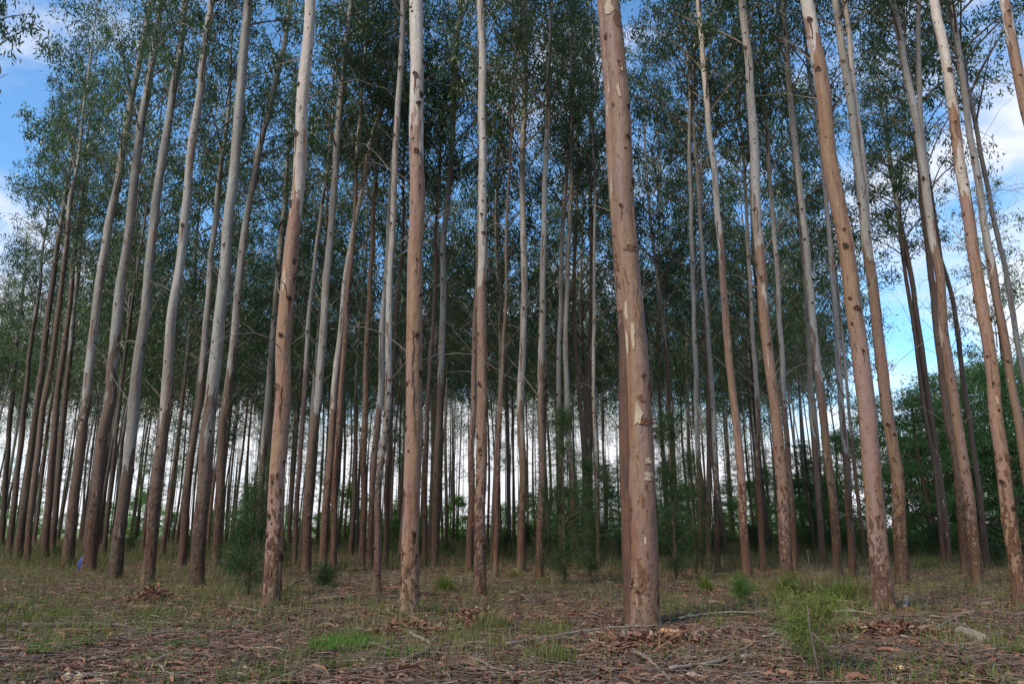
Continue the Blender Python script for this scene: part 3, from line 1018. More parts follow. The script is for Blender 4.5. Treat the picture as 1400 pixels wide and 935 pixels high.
    if key == 'L1':
        # two leafy branches that reach out into the open sky
        nrm = np.array([B[0], B[1], 0.0]) / d

        def pt(px, py):
            dr = ray(px, py)
            return CAM + dr * (((B - CAM) @ nrm) / (dr @ nrm)) - np.array([B[0], B[1], 0])
        for path, cl in (([183,140, 160,112, 128,92, 104,66, 88,30], [(96, 28, .5), (82, 52, .5), (100, 8, .5), (66, 70, .35), (76, 86, .35), (58, 60, .3), (92, 74, .4), (84, 12, .45), (116, 20, .4)]),
                         ([166,240, 122,205, 84,172, 52,160], [(44, 160, .3), (60, 162, .35), (34, 176, .25), (72, 156, .3), (54, 172, .3)])):
            Gl = Geo()
            pp = [pt(path[k], path[k + 1]) for k in range(0, len(path), 2)]
            cP2, cR2 = catmull(pp, [.030, .022, .016, .010, .006][:len(pp)], .3)
            Gl.tube(list(cP2), list(cR2), 5, cap=False)
            br = link('leafy_branch', Gl.mesh('leafy_branch', M_LIMB), None, root)
            rg = np.random.default_rng(int(path[0]))
            cc = []
            for px, py, sd in cl:
                q = pt(px, py) + np.array([0, rg.normal() * .4, 0])
                cc.append(q + rg.normal(size=(110, 3)) * np.array([sd * .55, sd * .8, sd * .55]))
            V, Fq = leaf_quads(np.concatenate(cc), (.14, .26), (.035, .06), .75, rg)
            lv = link('leaves', npmesh('leaves', V, Fq, M_LEAF), None, br)
            lv['kind'] = 'stuff'
    if nick:
        NICKS.append((pts[0], nick))

# ------------------------------------------------------------------ the rest of the stand, row after row
TRUNKS = []
for i in range(7):
    rnd = random.Random(500 + i)
    zs = np.linspace(0, 26, 30)
    a1, a2, f1, f2 = rnd.uniform(.08, .26), rnd.uniform(.06, .2), rnd.uniform(.15, .5), rnd.uniform(.15, .5)
    P = np.stack([a1 * np.sin(zs * f1 + i) - a1 * math.sin(i), a2 * np.sin(zs * f2 + 2 * i) - a2 * math.sin(2 * i), zs], 1)
    P[0, 2] = -0.15
    Rr = 0.14 * (1 - zs / 26.3) ** 0.8 + 0.012
    V, Fq = ring_trunk(P, Rr, 8, seed=i * 4.4)
    TRUNKS.append((npmesh('trunk', V, Fq, M_BARK, True), Bole(P, Rr)))
TWIGS = []
for i in range(4):
    rnd = random.Random(900 + i)
    G = Geo()
    for k in range(14):
        pts, rad = tube_branch(TRUNKS[i][1], rnd, rnd.uniform(4, 13), rnd.random() * 6.28, rnd.uniform(.5, 2.0), rnd.uniform(.1, 1.4), rnd.uniform(.005, .010), rnd.uniform(.2, .8))
        G.tube(pts, rad, 3, cap=False)
    TWIGS.append(G.mesh('dead_twigs', M_DEADWOOD))

bgspots = []
rnd = random.Random(77)
y = 34.0
row = 0
while y < 132:
    xw = 0.78 * y + 6
    x = -xw + rnd.uniform(0, 3)
    while x < xw:
        px_, py_ = x + rnd.gauss(0, .45), y + rnd.gauss(0, .6)
        sx = project((px_, py_, 0))[0]
        keep = -110 < sx < 1225
        if sx < 95:
            keep = keep and py_ > 52 - 0.06 * sx
        if sx > 1080:
            keep = keep and py_ < 100
        if 1160 < sx:
            keep = (sx < 1215 or (sx < 1400 and rnd.random() < .22 and py_ > 44)) and py_ < 62 and keep or (1215 <= sx < 1400 and 44 < py_ < 62 and rnd.random() < .2)
        if keep and min(math.hypot(px_ - h[0], py_ - h[1]) for h in HEROPOS) > 1.3:
            bgspots.append((px_, py_, sx))
        x += 3.75 + 0.012 * y if y < 84 else 3.8
    y += 5.0 + 0.01 * y if y < 84 else 4.0
    row += 1
extra = bgspots[300 - len(HERO) - 2:]
bgspots = bgspots[:300 - len(HERO) - 2]
print('BG', len(bgspots), 'EXTRA', len(extra), 'last y', bgspots[-1][1])
ORD = ['first', 'second', 'third', 'fourth', 'fifth', 'sixth', 'seventh', 'eighth', 'ninth', 'tenth', 'eleventh', 'twelfth', 'thirteenth', 'fourteenth', 'fifteenth',
       'sixteenth', 'seventeenth', 'eighteenth', 'nineteenth', 'twentieth']
ORD += ['twenty-' + q for q in ORD[:9]]
NICKS.sort()
cnt = {}
order = sorted(range(len(bgspots)), key=lambda i: bgspots[i][2])
names = {}
for i in order:
    x, yy, sx = bgspots[i]
    gi = sum(1 for n_ in NICKS if n_[0] < sx)
    far = 0 if yy < 50 else (1 if yy < 72 else 2)
    c = cnt.get((gi, far), 0)
    cnt[(gi, far)] = c + 1
    adj = ['slim mid-distance', 'thin distant', 'hindmost'][far]
    if gi == 0:
        where = 'left of the ' + NICKS[0][1]
    elif gi == len(NICKS):
        where = 'right of the ' + NICKS[-1][1]
    else:
        where = 'right of the ' + NICKS[gi - 1][1]
    names[i] = '%s eucalyptus, %s such one %s' % (adj, ORD[min(c, 28)], where)
for i, (x, yy, sx) in enumerate(bgspots):
    rnd = random.Random(3000 + i)
    root = empty('eucalyptus_tree', (x, yy, gz(x, yy)))
    tag(root, names[i], 'tree', 'eucalyptus trees of the plantation')
    me, bole = TRUNKS[i % 7]
    hs = rnd.uniform(.92, 1.10)
    rs = rnd.uniform(.58, 1.0)
    rz = rnd.random() * 6.28
    tr = link('trunk', me, None, root)
    tr.scale = (rs, rs, hs)
    root.rotation_euler = (rnd.gauss(0, .014), rnd.gauss(0, .014), rz)
    tr['tone'] = rnd.choice([.55, .8, .95, 1.0])
    tr['line'] = rnd.choice([6.0, 9.0, 12.0, 15.0, 18.0])
    tr['seed'] = rnd.random() * 50
    tr['rough'] = 2.5
    b2 = Bole(bole.P * np.array([rs, rs, hs]), bole.R)
    place_crown(root, b2, 25.6 * hs, max(8.8, 1.3 + yy * .165) + rnd.uniform(-2.6, 2.8), rnd.randrange(8), rnd.uniform(.9, 1.2), rnd.random() * 6.28)
    if rnd.random() < .40:                # leafy shoots low on the bole
        zl = rnd.uniform(2.5, 8.0)
        pl, _, _ = b2.at(zl)
        k = rnd.uniform(.3, .55)
        o = link('leafy_shoots', CROWNS[rnd.randrange(8)][1], None, root)
        o.matrix_local = Matrix.Translation(Vector(pl)) @ Matrix.Rotation(rnd.random() * 6.28, 4, 'Z') @ Matrix.Diagonal((k, k, rnd.uniform(.15, .32), 1))
        o['kind'] = 'stuff'
    tw = link('dead_twigs', TWIGS[i % 4], None, root)
    tw['kind'] = 'stuff'

# what lies past the three hundredth tree : one mass far behind
if extra:
    rg = np.random.default_rng(81)
    Gs, Vl = Geo(), []
    for x, yy, sx in extra:
        zs = np.linspace(0, 25, 8)
        r_ = rg.uniform(.06, .11)
        lx, ly = rg.normal(size=2) * .3
        Gs.tube([(x + lx * (z / 25) ** 2, yy + ly * (z / 25) ** 2, z - .1) for z in zs], list(r_ * (1 - zs / 26)), 6, cap=False)
        zb = rg.uniform(10.5, 18.5)
        for c in range(30):
            t = rg.random()
            a = rg.random() * 6.28
            rr = 2.3 * math.sqrt(rg.random()) * (1 - .7 * max(0, t - .3))
            cc = np.array([x + rr * math.cos(a), yy + rr * math.sin(a), zb + (25.5 - zb) * t])
            Vl.append(cc + rg.normal(size=(40, 3)) * .42)
    st = link('eucalyptus_stand', Gs.mesh('eucalyptus_stand', M_BARK), None)
    for k_, v_ in (('tone', .9), ('line', 12.0), ('seed', 3.0), ('rough', 2.0)):
        st[k_] = v_
    tag(st, 'hindmost mass of thin eucalyptus trunks closing the plantation', 'tree stand', kind='stuff')
    V, Fq = leaf_quads(np.concatenate(Vl), (.2, .36), (.06, .10), .75, rg)
    lf = link('leaf_canopy', npmesh('leaf_canopy', V, Fq, M_LEAF), None, st)
    lf['kind'] = 'stuff'

# ------------------------------------------------------------------ other woods, bushes, far trees
DARKS = [round_crown(40 + i, 9.0, 2.9 + .4 * i, M_LEAF_DARK, 170, 120, ((.12, .26), (.03, .06)), .8, flat=.33) for i in range(3)]
LITS = [round_crown(60 + i, 4.0, 2.2 + .2 * i, M_LEAF_LIT, 110, 60, ((.10, .2), (.05, .1))) for i in range(3)]


def simple_bole(h, r, seed):
    zs = np.linspace(0, h, 9)
    P = np.stack([.12 * np.sin(zs * .5 + seed), .12 * np.cos(zs * .4 + seed), zs], 1)
    P[:, :2] -= P[0, :2]
    P[0, 2] = -0.2
    V, Fq = ring_trunk(P, r * (1 - zs / (h * 1.05)) ** .7 + .02, 8, seed)
    return npmesh('trunk', V, Fq, M_CASURINA_BARK, True)


DBOLE = simple_bole(9.0, .16, 1.0)
LBOLE = simple_bole(3.2, .08, 2.0)


def wood_tree(px, dist, h, kind, label, group, i):
    dr = ray(px, 722)
    dr = dr / math.hypot(dr[0], dr[1])
    x, yy = dr[0] * dist, dr[1] * dist
    root = empty('broadleaf_tree' if kind == 'dark' else 'leafy_bush', (x, yy, gz(x, yy)), i * 1.3)
    tag(root, label, 'tree' if kind == 'dark' else 'bush', group)
    lm, cm = (DARKS if kind == 'dark' else LITS)[i % 3]
    H0, lo = (9.0, 0.3) if kind == 'dark' else (4.0, .3)
    s = h / (H0 + lo)
    b_ = link('trunk', DBOLE if kind == 'dark' else LBOLE, None, root)
    b_.scale = (s, s, s)
    for nm, me in (('limbs', lm), ('crown', cm)):
        o = link(nm, me, None, root)
        o.location = (0, 0, lo * s)
        o.scale = (s * 1.1, s * 1.1, s)
        if nm == 'limbs':
            o['kind'] = 'stuff'


wood = [(1108, 58, 7.5, 'low dark green tree left of the slender dotted white trunk'), (1160, 62, 8.5, 'dark green tree behind the grey tree with the white tear'),
        (1208, 56, 10, 'dark green tree between the smooth pink-brown trunk and its forked neighbour'), (1246, 60, 9, 'bushy dark tree just right of the forked white trunk'),
        (1275, 48, 9, 'dark green tree behind the dark leaning pair of stems'), (1305, 62, 12.2, 'tall rounded green tree left of the high-forked pale trunk'),
        (1338, 50, 9.5, 'dense dark tree right behind the high-forked pale trunk'), (1372, 60, 12.4, 'tall dark tree left of the right edge pink trunk'),
        (1398, 48, 10, 'dense dark tree at the right edge behind the pink trunk'), (1440, 56, 11.5, 'tall dark tree cut by the right edge'), (1480, 50, 11, 'dark tree mostly beyond the right edge'),
        (860, 66, 7.5, 'dark tree hidden behind the thickest trunk'), (830, 72, 7.5, 'dark tree in the gap left of the thickest trunk'), (915, 68, 7, 'dark tree in the gap right of the thickest trunk'),
        (790, 76, 6, 'dark tree far behind the feathery shrub'), (1000, 74, 6, 'low dark tree beyond the snaking tan trunk'), (1050, 70, 6.5, 'low dark tree left of the knotty pink trunk')]
for i, (px, dist, h, lab) in enumerate(wood):
    wood_tree(px, dist, h, 'dark', lab, 'dark trees of the wood behind the stand', i)
bushes = [(-20, 105, 3.0, 'far green bush cut by the left edge'), (30, 112, 2.8, 'far green bush among the leftmost dark trunks'), (70, 108, 2.6, 'far green bush left of the first pale leaning trunk'),
          (128, 100, 3.0, 'far green bush behind the blue sack'), (185, 115, 2.8, 'far pale green bush left of the trunk behind the mound'), (232, 108, 3.2, 'bright green bush right of the trunk behind the mound'),
          (285, 104, 3.0, 'far green bush behind the broad grey trunk'), (345, 86, 5.6, 'large green bush left of the tan scarred trunk'), (402, 98, 3.4, 'far green bush right of the tan scarred trunk'),
          (448, 92, 3.6, 'far green bush right of the straight grey pole trunk'), (480, 76, 5.4, 'bright green bush filling the gap left of the red-brown thin trunk'), (542, 96, 3.6, 'far green bush left of the big straight tan trunk'),
          (580, 92, 3.4, 'far green bush right of the big straight tan trunk'), (625, 80, 4.6, 'bright green bush left of the white-topped straight trunk'), (680, 88, 3.8, 'far green bush right of the white-topped straight trunk'),
          (722, 96, 5.6, 'far green bush right of the blotchy grey trunk'), (765, 90, 6.0, 'far green bush behind the feathery shrub'), (940, 88, 6.2, 'far green bush behind the shrub right of the thickest trunk'),
          (1030, 84, 6.0, 'far green bush right of the snaking tan trunk'), (1090, 78, 6.0, 'green bush right of the knotty pink trunk'), (1140, 72, 5.5, 'green bush behind the slender dotted white trunk')]
for i, (px, dist, h, lab) in enumerate(bushes):
    wood_tree(px, dist, h, 'lit', lab, 'green bushes beyond the stand', i)

LOWS = []
for i in range(4):
    LOWS.append(feather_bush(300 + i, 1.3, 1.0, M_NEEDLE, 40, 80, ((.14, .30), (.006, .014)), .02) + (simple_bole(1.2, .03, i),))
rnd = random.Random(404)
cntl = {}
lows = []
for i in range(46):
    px = -20 + (1420 / 46) * (i + rnd.random())
    dr = ray(px, 722)
    dr = dr / math.hypot(dr[0], dr[1])
    if px < 330 and i % 3:
        continue
    lows.append((px, dr * rnd.uniform(31, 60), rnd.uniform(.5, 1.3) * (.6 if px < 90 else 1)))
for i, (px, q, s) in enumerate(lows):
    root = empty('low_bush', (q[0], q[1], gz(q[0], q[1])), rnd.random() * 6.28)
    gi = sum(1 for n_ in NICKS if n_[0] < px)
    c = cntl.get(gi, 0)
    cntl[gi] = c + 1
    tag(root, 'low dark bush among the rear trunks, %s %s of the %s' % (ORD[c], 'left' if gi == 0 else 'right', NICKS[max(gi - 1, 0)][1]), 'bush', 'low bushes among the rear trunks')
    a, b_, c_ = LOWS[i % 4]
    for nm, me in (('branchlets', a), ('foliage', b_), ('stem', c_)):
        o = link(nm, me, None, root)
        o.scale = (s * 1.3, s * 1.3, s)
        if nm == 'branchlets':
            o['kind'] = 'stuff'

# far tree line along the field edge
for i in range(26):
    px = -60 + i * 50
    dr = ray(px, 722)
    dr = dr / math.hypot(dr[0], dr[1])
    dist = 190 + 30 * math.sin(i * 2.3)
    root = empty('broadleaf_tree', (dr[0] * dist, dr[1] * dist, 0), i)
    tag(root, 'tiny green tree across the far field, %s from the left in its tree line' % ORD[i], 'tree', 'far tree line across the field')
    lm, cm = (LITS if i % 3 else DARKS)[i % 3]
    s = (1.5 if i % 3 else 0.75) * (1 + .3 * math.sin(i * 1.7))
    for nm, me, lo in (('trunk', LBOLE if i % 3 else DBOLE, 0), ('limbs', lm, .3), ('crown', cm, .3)):
        o = link(nm, me, None, root)
        o.location = (0, 0, lo)
        o.scale = (s * 1.5, s * 1.5, s)
        if nm == 'limbs':
            o['kind'] = 'stuff'


# ------------------------------------------------------------------ understorey shrubs
def shrub(name, px, py, h, Rm, label, seed, m, n_br, npb, ndl=((.16, .34), (.005, .011)), lo=.06, cat='shrub', lean=0.0):
    B = gp(px, py)
    root = empty(name, (B[0], B[1], gz(B[0], B[1])))
    tag(root, label, cat)
    br, fo = feather_bush(seed, h, Rm, m, n_br, npb, ndl, lo)
    G = Geo()
    zs = np.linspace(-.05, h, 8)
    G.tube([(lean * z * z / h, .04 * math.sin(z * 2 + seed), z) for z in zs], [max(.003, .012 * h * (1 - z / (h * 1.1))) for z in zs], 6)
    link('stem', G.mesh('stem', M_CASURINA_BARK), None, root)
    o = link('branchlets', br, None, root)
    o['kind'] = 'stuff'
    link('foliage', fo, None, root)
    return root


M_SEED = leaf_material('seedling_leaf', [(0.05, 0.10, 0.02), (0.08, 0.15, 0.025), (0.12, 0.18, 0.035)], trans=.35)
shrub('feathery_shrub', 338, 818, 2.5, .95, 'dark feathery shrub left of the foot of the tan scarred trunk', 1, M_NEEDLE, 54, 70)
shrub('feathery_shrub', 772, 800, 4.2, 1.35, 'tall dark feathery shrub standing left of the thickest trunk', 2, M_NEEDLE, 84, 95)
shrub('feathery_shrub', 806, 790, 3.2, .9, 'smaller feathery shrub between the tall one and the thickest trunk', 5, M_NEEDLE, 56, 90)
shrub('feathery_shrub', 925, 795, 4.4, 1.1, 'tall dim feathery shrub just right of the thickest trunk', 3, M_NEEDLE, 80, 90)
shrub('feathery_shrub', 952, 785, 3.6, .9, 'dim feathery shrub with brown stems left of the spiky grass tuft', 4, M_NEEDLE, 52, 90)
shrub('low_shrub', 322, 790, 1.6, .8, 'low dark shrub beside the foot of the broad grey trunk', 6, M_NEEDLE, 46, 80)
shrub('low_shrub', 442, 803, .40, .5, 'low dark green shrub on the litter right of the straight grey pole trunk', 8, M_NEEDLE, 24, 50)
shrub('conifer_sapling', 1128, 925, 0.68, .58, 'young bushy green sapling with yellow tips at the front right', 9, M_SAPLING, 13, 260, ((.05, .11), (.003, .007)), .10, 'sapling')
shrub('conifer_sapling', 1098, 905, .40, .32, 'small green sapling at the left foot of the bushy yellow-tipped one', 10, M_SAPLING, 22, 90, ((.07, .14), (.003, .006)), .05, 'sapling')
shrub('seedling', 1013, 822, .46, .30, 'bright green bushy seedling in front of the snaking tan trunk', 12, M_SEED, 22, 80, ((.08, .18), (.004, .008)), .25, 'seedling')
B = gp(1117, 845)
G = Geo()
G.tube([(0, 0, -.05), (-.02, .01, .25), (.01, 0, .5), (-.03, .02, .8), (-.04, .03, 1.0)], [.010, .008, .006, .005, .003], 5)
for k in range(6):
    zz_ = .25 + .12 * k
    a = k * 2.1
    G.tube([(-.01, .01, zz_), (.1 * math.cos(a), .1 * math.sin(a), zz_ + .06), (.17 * math.cos(a), .17 * math.sin(a), zz_ + .16)], [.004, .003, .002], 4)
tag(link('dead_sapling', G.mesh('dead_sapling', M_DARKSTICK), None), 'bare dark sapling stem standing behind the bushy yellow-tipped sapling', 'sapling').location = (B[0], B[1], gz(B[0], B[1]))
B = gp(1124, 932)
G = Geo()
G.tube([(0, 0, -.05), (-.03, .02, .2), (-.05, .04, .42), (-.06, .02, .62)], [.012, .011, .009, .005], 6, wob=.2)
G.tube([(-.05, .04, .4), (.06, .02, .3), (.16, -.02, .12)], [.008, .006, .004], 5)
tag(link('dead_stick', G.mesh('dead_stick', M_DARKSTICK), None), 'bare dark dead stick standing up through the bushy yellow-tipped sapling, forked near its top', 'stick').location = (B[0], B[1], gz(B[0], B[1]))


# ------------------------------------------------------------------ grass
def blades(C, rng, L, Wd, spread=.55):
    """two-piece bent blades rooted at C : 4-gon + tip"""
    n = len(C)
    az = rng.random(n) * 2 * math.pi
    l = L[0] + (L[1] - L[0]) * rng.random(n) ** 1.4
    tilt = spread * rng.random(n)
    w = Wd[0] + (Wd[1] - Wd[0]) * rng.random(n)
    o = np.stack([np.cos(az), np.sin(az), np.zeros(n)], 1)
    s = np.stack([-np.sin(az + rng.normal(size=n)), np.cos(az), np.zeros(n)], 1)
    s /= np.linalg.norm(s, axis=1)[:, None]
    up = np.array([0, 0, 1.0])
    m1 = C + o * (np.sin(tilt) * l * .5)[:, None] + up * (np.cos(tilt) * l * .5)[:, None]
    t2 = np.minimum(tilt * 2.3 + .2, 2.0)
    tip = m1 + o * (np.sin(t2) * l * .5)[:, None] + up * (np.cos(t2) * l * .5)[:, None]
    w = w[:, None] / 2
    V = np.stack([C - s * w, C + s * w, m1 + s * w * .8, m1 - s * w * .8, tip], 1).reshape(-1, 3)
    b_ = np.arange(n)[:, None] * 5
    Fq = np.concatenate([b_ + np.array([[0, 1, 2]]), b_ + np.array([[0, 2, 3]]), b_ + np.array([[3, 2, 4]])])
    return V, Fq


def scatter(n, ymin, ymax, rng, power=1.0, margin=1.15):
    """points over the visible wedge of floor, denser near"""
    u = rng.random(n)
    yy = ymin * (ymax / ymin) ** (u ** power)
    xx = (rng.random(n) * 2 - 1) * (yy * .70 * margin + 2.0)
    return xx, yy


def with_z(xx, yy, dz=0.0):
    z = np.array([gz(a, b_) for a, b_ in zip(xx, yy)])
    return np.stack([xx, yy, z + dz], 1)


def patchy(xx, yy, seed, f=.45):
    return np.array([mnoise.noise((a * f + seed, b_ * f, seed * 1.7)) + .5 * mnoise.noise((a * f * 3 + seed, b_ * f * 3, 2.2)) for a, b_ in zip(xx, yy)])


rng = np.random.default_rng(21)
xx, yy = scatter(110000, 6.3, 60, rng, .80)
pn = patchy(xx, yy, 4.0)
sxp = 700 + F * xx / (yy * math.cos(PITCH))
bias = np.where(sxp < 420, .16, np.where(sxp > 1080, .02, -.05)) + np.where(yy > 12, .17, -.10)
k = pn + bias > rng.normal(size=len(pn)) * .12 + .10
C = with_z(xx[k], yy[k], -.01)
V, Fq = blades(C, rng, (.06, .32), (.004, .011))
tag(link('green_grass', npmesh('green_grass', V, Fq, M_GRASS)), 'patchy green grass growing through the litter', 'grass', kind='stuff')
xx, yy = scatter(90000, 6.5, 60, rng, .75)
pn = patchy(xx, yy, 9.0)
k = pn + np.where(yy > 12, .24, -.10) > rng.normal(size=len(pn)) * .12 + .12
C = with_z(xx[k], yy[k], -.01)
V, Fq = blades(C, rng, (.10, .5), (.003, .008), .7)
tag(link('dry_grass', npmesh('dry_grass', V, Fq, M_DRY)), 'thin straw coloured grass standing between the trunks', 'grass', kind='stuff')

xx, yy = scatter(60000, 24, 90, rng, .9)
pn = patchy(xx, yy, 13.0, .22)
k = pn + np.minimum((yy - 24) * .03, .45) > rng.normal(size=len(pn)) * .12 + .22
C = with_z(xx[k], yy[k], -.01)
V, Fq = blades(C, rng, (.25, .95), (.010, .022), .6)
M_TALL = leaf_material('tall_grass_blade', [(0.03, 0.05, 0.014), (0.055, 0.075, 0.02), (0.10, 0.09, 0.03), (0.145, 0.105, 0.05)], trans=0.3, spec=0.15)
tag(link('tall_grass', npmesh('tall_grass', V, Fq, M_TALL)), 'rough tall grass between the far trunks', 'grass', kind='stuff')

tufts = [(608, 806, .50, .30, 500, M_GRASS, 'dark spiky tussock left of the foot of the white-topped straight trunk'),
         (470, 884, .18, .42, 1500, M_BRIGHT, 'brightest green cushion of grass at the middle front left'),
         (550, 898, .14, .26, 500, M_BRIGHT, 'small bright grass cushion in front of the big straight tan trunk'),
         (405, 897, .13, .26, 450, M_GRASS, 'small green grass patch left of the brightest cushion'),
         (462, 912, .13, .22, 400, M_GRASS, 'low green grass patch in front of the brightest cushion'),
         (965, 808, .48, .22, 450, M_GRASS, 'spiky green tuft between the thickest trunk and the bright seedling'),
         (752, 903, .20, .28, 500, M_GRASS, 'dark green tuft beneath the long pale fallen branch'),
         (745, 862, .24, .4, 420, M_GRASS, 'thin yellow green tuft left of the thickest trunk'),
         (82, 888, .13, .34, 700, M_BRIGHT, 'bright green grass patch at the front left'),
         (45, 846, .15, .5, 700, M_GRASS, 'wide green grass patch near the left edge'),
         (78, 840, .15, .45, 700, M_GRASS, 'green grass patch right of the wide one near the left edge'),
         (217, 904, .14, .34, 650, M_GRASS, 'green grass patch between two lines of fallen sticks'),
         (255, 884, .12, .24, 450, M_BRIGHT, 'small bright grass patch behind the broken grey stick'),
         (672, 858, .40, .5, 700, M_DRY, 'tall dry grass clump in front of the white-topped straight trunk'),
         (1080, 812, .62, .5, 900, M_GRASS, 'tall loose grass clump at the foot of the knotty pink trunk'),
         (1115, 820, .66, .5, 900, M_DRY, 'tall straw coloured clump behind the bare sapling stem'),
         (1150, 822, .62, .5, 800, M_GRASS, 'tall green clump at the foot of the slender dotted white trunk'),
         (1180, 815, .5, .4, 600, M_DRY, 'straw coloured clump left of the mossy foot of the pink-brown trunk'),
         (1270, 775, .5, .8, 700, M_GRASS, 'fresh green grass strip before the dark wood'),
         (1370, 770, .5, .9, 700, M_GRASS, 'green grass strip behind the right edge pink trunk'),
         (700, 790, .4, .4, 400, M_DRY, 'dry tuft right of the blotchy grey trunk foot'),
         (1395, 890, .2, .3, 400, M_GRASS, 'dull green tuft at the right edge of the litter'),
         (215, 838, .14, .3, 350, M_BRIGHT, 'small green tuft in front of the litter mound'),
         (15, 930, .14, .35, 450, M_GRASS, 'green tuft in the lower left corner'),
         (350, 925, .12, .35, 450, M_GRASS, 'low green patch in front of the broken dark stick')]
for i, (px, py, h, r_, n, m, lab) in enumerate(tufts):
    B = gp(px, py)
    rg = np.random.default_rng(700 + i)
    rr = r_ * np.sqrt(rg.random(n))
    aa = rg.random(n) * 6.28
    tight = .45 if h > .3 else 1.0
    C = np.stack([np.cos(aa) * rr * tight, np.sin(aa) * rr * tight * 1.2, np.full(n, -.015)], 1)
    V, Fq = blades(C, rg, (h * .45, h * 1.15), (.004, .010), .9 if h > .3 else .6)
    o = link('grass_tuft', npmesh('grass_tuft', V, Fq, m))
    o.location = (B[0], B[1], gz(B[0], B[1]))
    tag(o, lab, 'grass tuft', 'grass tufts on the forest floor')

# ------------------------------------------------------------------ litter: shed bark, leaves, twigs past counting
rng = np.random.default_rng(33)
xx, yy = scatter(40000, 6.2, 48, rng, 1.0)
k = patchy(xx, yy, 15.0, .6) + rng.normal(size=len(xx)) * .25 > -.12
xx, yy = xx[k], yy[k]
az = rng.random(len(xx)) * 2 * math.pi
C = with_z(xx, yy, .004)
L = .05 + .09 * rng.random(len(xx))
Wd = .012 + .022 * rng.random(len(xx))
dv = np.stack([np.cos(az), np.sin(az), rng.normal(size=len(xx)) * .3], 1)
sv = np.stack([-np.sin(az), np.cos(az), rng.normal(size=len(xx)) * .45], 1)
lift = np.abs(rng.normal(size=len(xx))) * .015
C[:, 2] += .008 + lift
V = np.stack([C - dv * L[:, None] / 2, C + sv * Wd[:, None] / 2 + [0, 0, .006], C + dv * L[:, None] / 2, C - sv * Wd[:, None] / 2 + [0, 0, .006]], 1).reshape(-1, 3)
tag(link('leaf_litter', npmesh('leaf_litter', V, np.arange(len(V)).reshape(-1, 4), M_LITTER)), 'brown fallen leaves covering the forest floor', 'leaf litter', kind='stuff')

xx, yy = scatter(28000, 6.2, 42, rng, 1.0)
hx, hy = [], []
for q in HEROPOS:                                     # bark that has dropped round the feet of the nearer trees
    if math.hypot(q[0], q[1]) < 34:
        a_, r_ = rng.random(90) * 6.28, .16 + np.abs(rng.normal(size=90)) * .35
        hx.append(q[0] + np.cos(a_) * r_)
        hy.append(q[1] + np.sin(a_) * r_)
xx, yy = np.concatenate([xx] + hx), np.concatenate([yy] + hy)
n = len(xx)
az = rng.normal(size=n) * .9
C = with_z(xx, yy, .006)
L = .07 + .36 * rng.random(n) ** 3
Wd = .007 + .022 * rng.random(n)
dv = np.stack([np.cos(az), np.sin(az), rng.normal(size=n) * .10], 1)
sv = np.stack([-np.sin(az), np.cos(az), rng.normal(size=n) * .5], 1)
bow = rng.normal(size=n) * .05
C[:, 2] += np.abs(rng.normal(size=n)) * .022
rings = []
for s in (-.5, -.17, .17, .5):
    c = C + dv * (L * s)[:, None] + sv * (bow * L * (1 - 4 * s * s))[:, None]
    c[:, 2] += .012 * np.cos(s * 5) * (1 + rng.random(n))
    ww = (Wd * (1.15 - 1.1 * abs(s)) / 2)[:, None]
    rings += [c - sv * ww, c + sv * ww]
V = np.stack(rings, 1).reshape(-1, 3)
b_ = np.arange(n)[:, None] * 8
Fq = np.concatenate([b_ + np.array([[2 * q, 2 * q + 1, 2 * q + 3, 2 * q + 2]]) for q in range(3)])
tag(link('bark_litter', npmesh('bark_litter', V, Fq, M_LITTER)), 'shreds of shed bark lying thick on the forest floor', 'bark litter', kind='stuff')

xx, yy = scatter(26000, 6.2, 38, rng, 1.0)
n = len(xx)
az = rng.random(n) * 2 * math.pi
C = with_z(xx, yy, .012)
L = .15 + .5 * rng.random(n) ** 2
C[:, 2] += np.abs(rng.normal(size=n)) * .03
dv = np.stack([np.cos(az), np.sin(az), rng.normal(size=n) * .12], 1)
sv = np.stack([-np.sin(az), np.cos(az), np.zeros(n)], 1)
upv = np.array([0, 0, 1.0])
bow = rng.normal(size=n) * .07
rad = .0025 + .0065 * rng.random(n) ** 2
rings = []
for s in (-.5, 0, .5):
    c = C + dv * (L * s)[:, None] + sv * (bow * L * (1 - 4 * s * s))[:, None]
    for a in (0, 2.09, 4.19):
        rings.append(c + sv * (rad * math.cos(a) * (1 - .5 * (s + .5)))[:, None] + upv * (rad * math.sin(a) * (1 - .5 * (s + .5)))[:, None])
V = np.stack(rings, 1).reshape(-1, 3)
b_ = np.arange(n)[:, None] * 9
Fq = np.concatenate([b_ + np.array([[3 * q + k, 3 * q + (k + 1) % 3, 3 * q + 3 + (k + 1) % 3, 3 * q + 3 + k]]) for q in range(2) for k in range(3)])
tag(link('twig_litter', npmesh('twig_litter', V, Fq, M_STICK)), 'small dead twigs scattered over the forest floor', 'twig litter', kind='stuff')

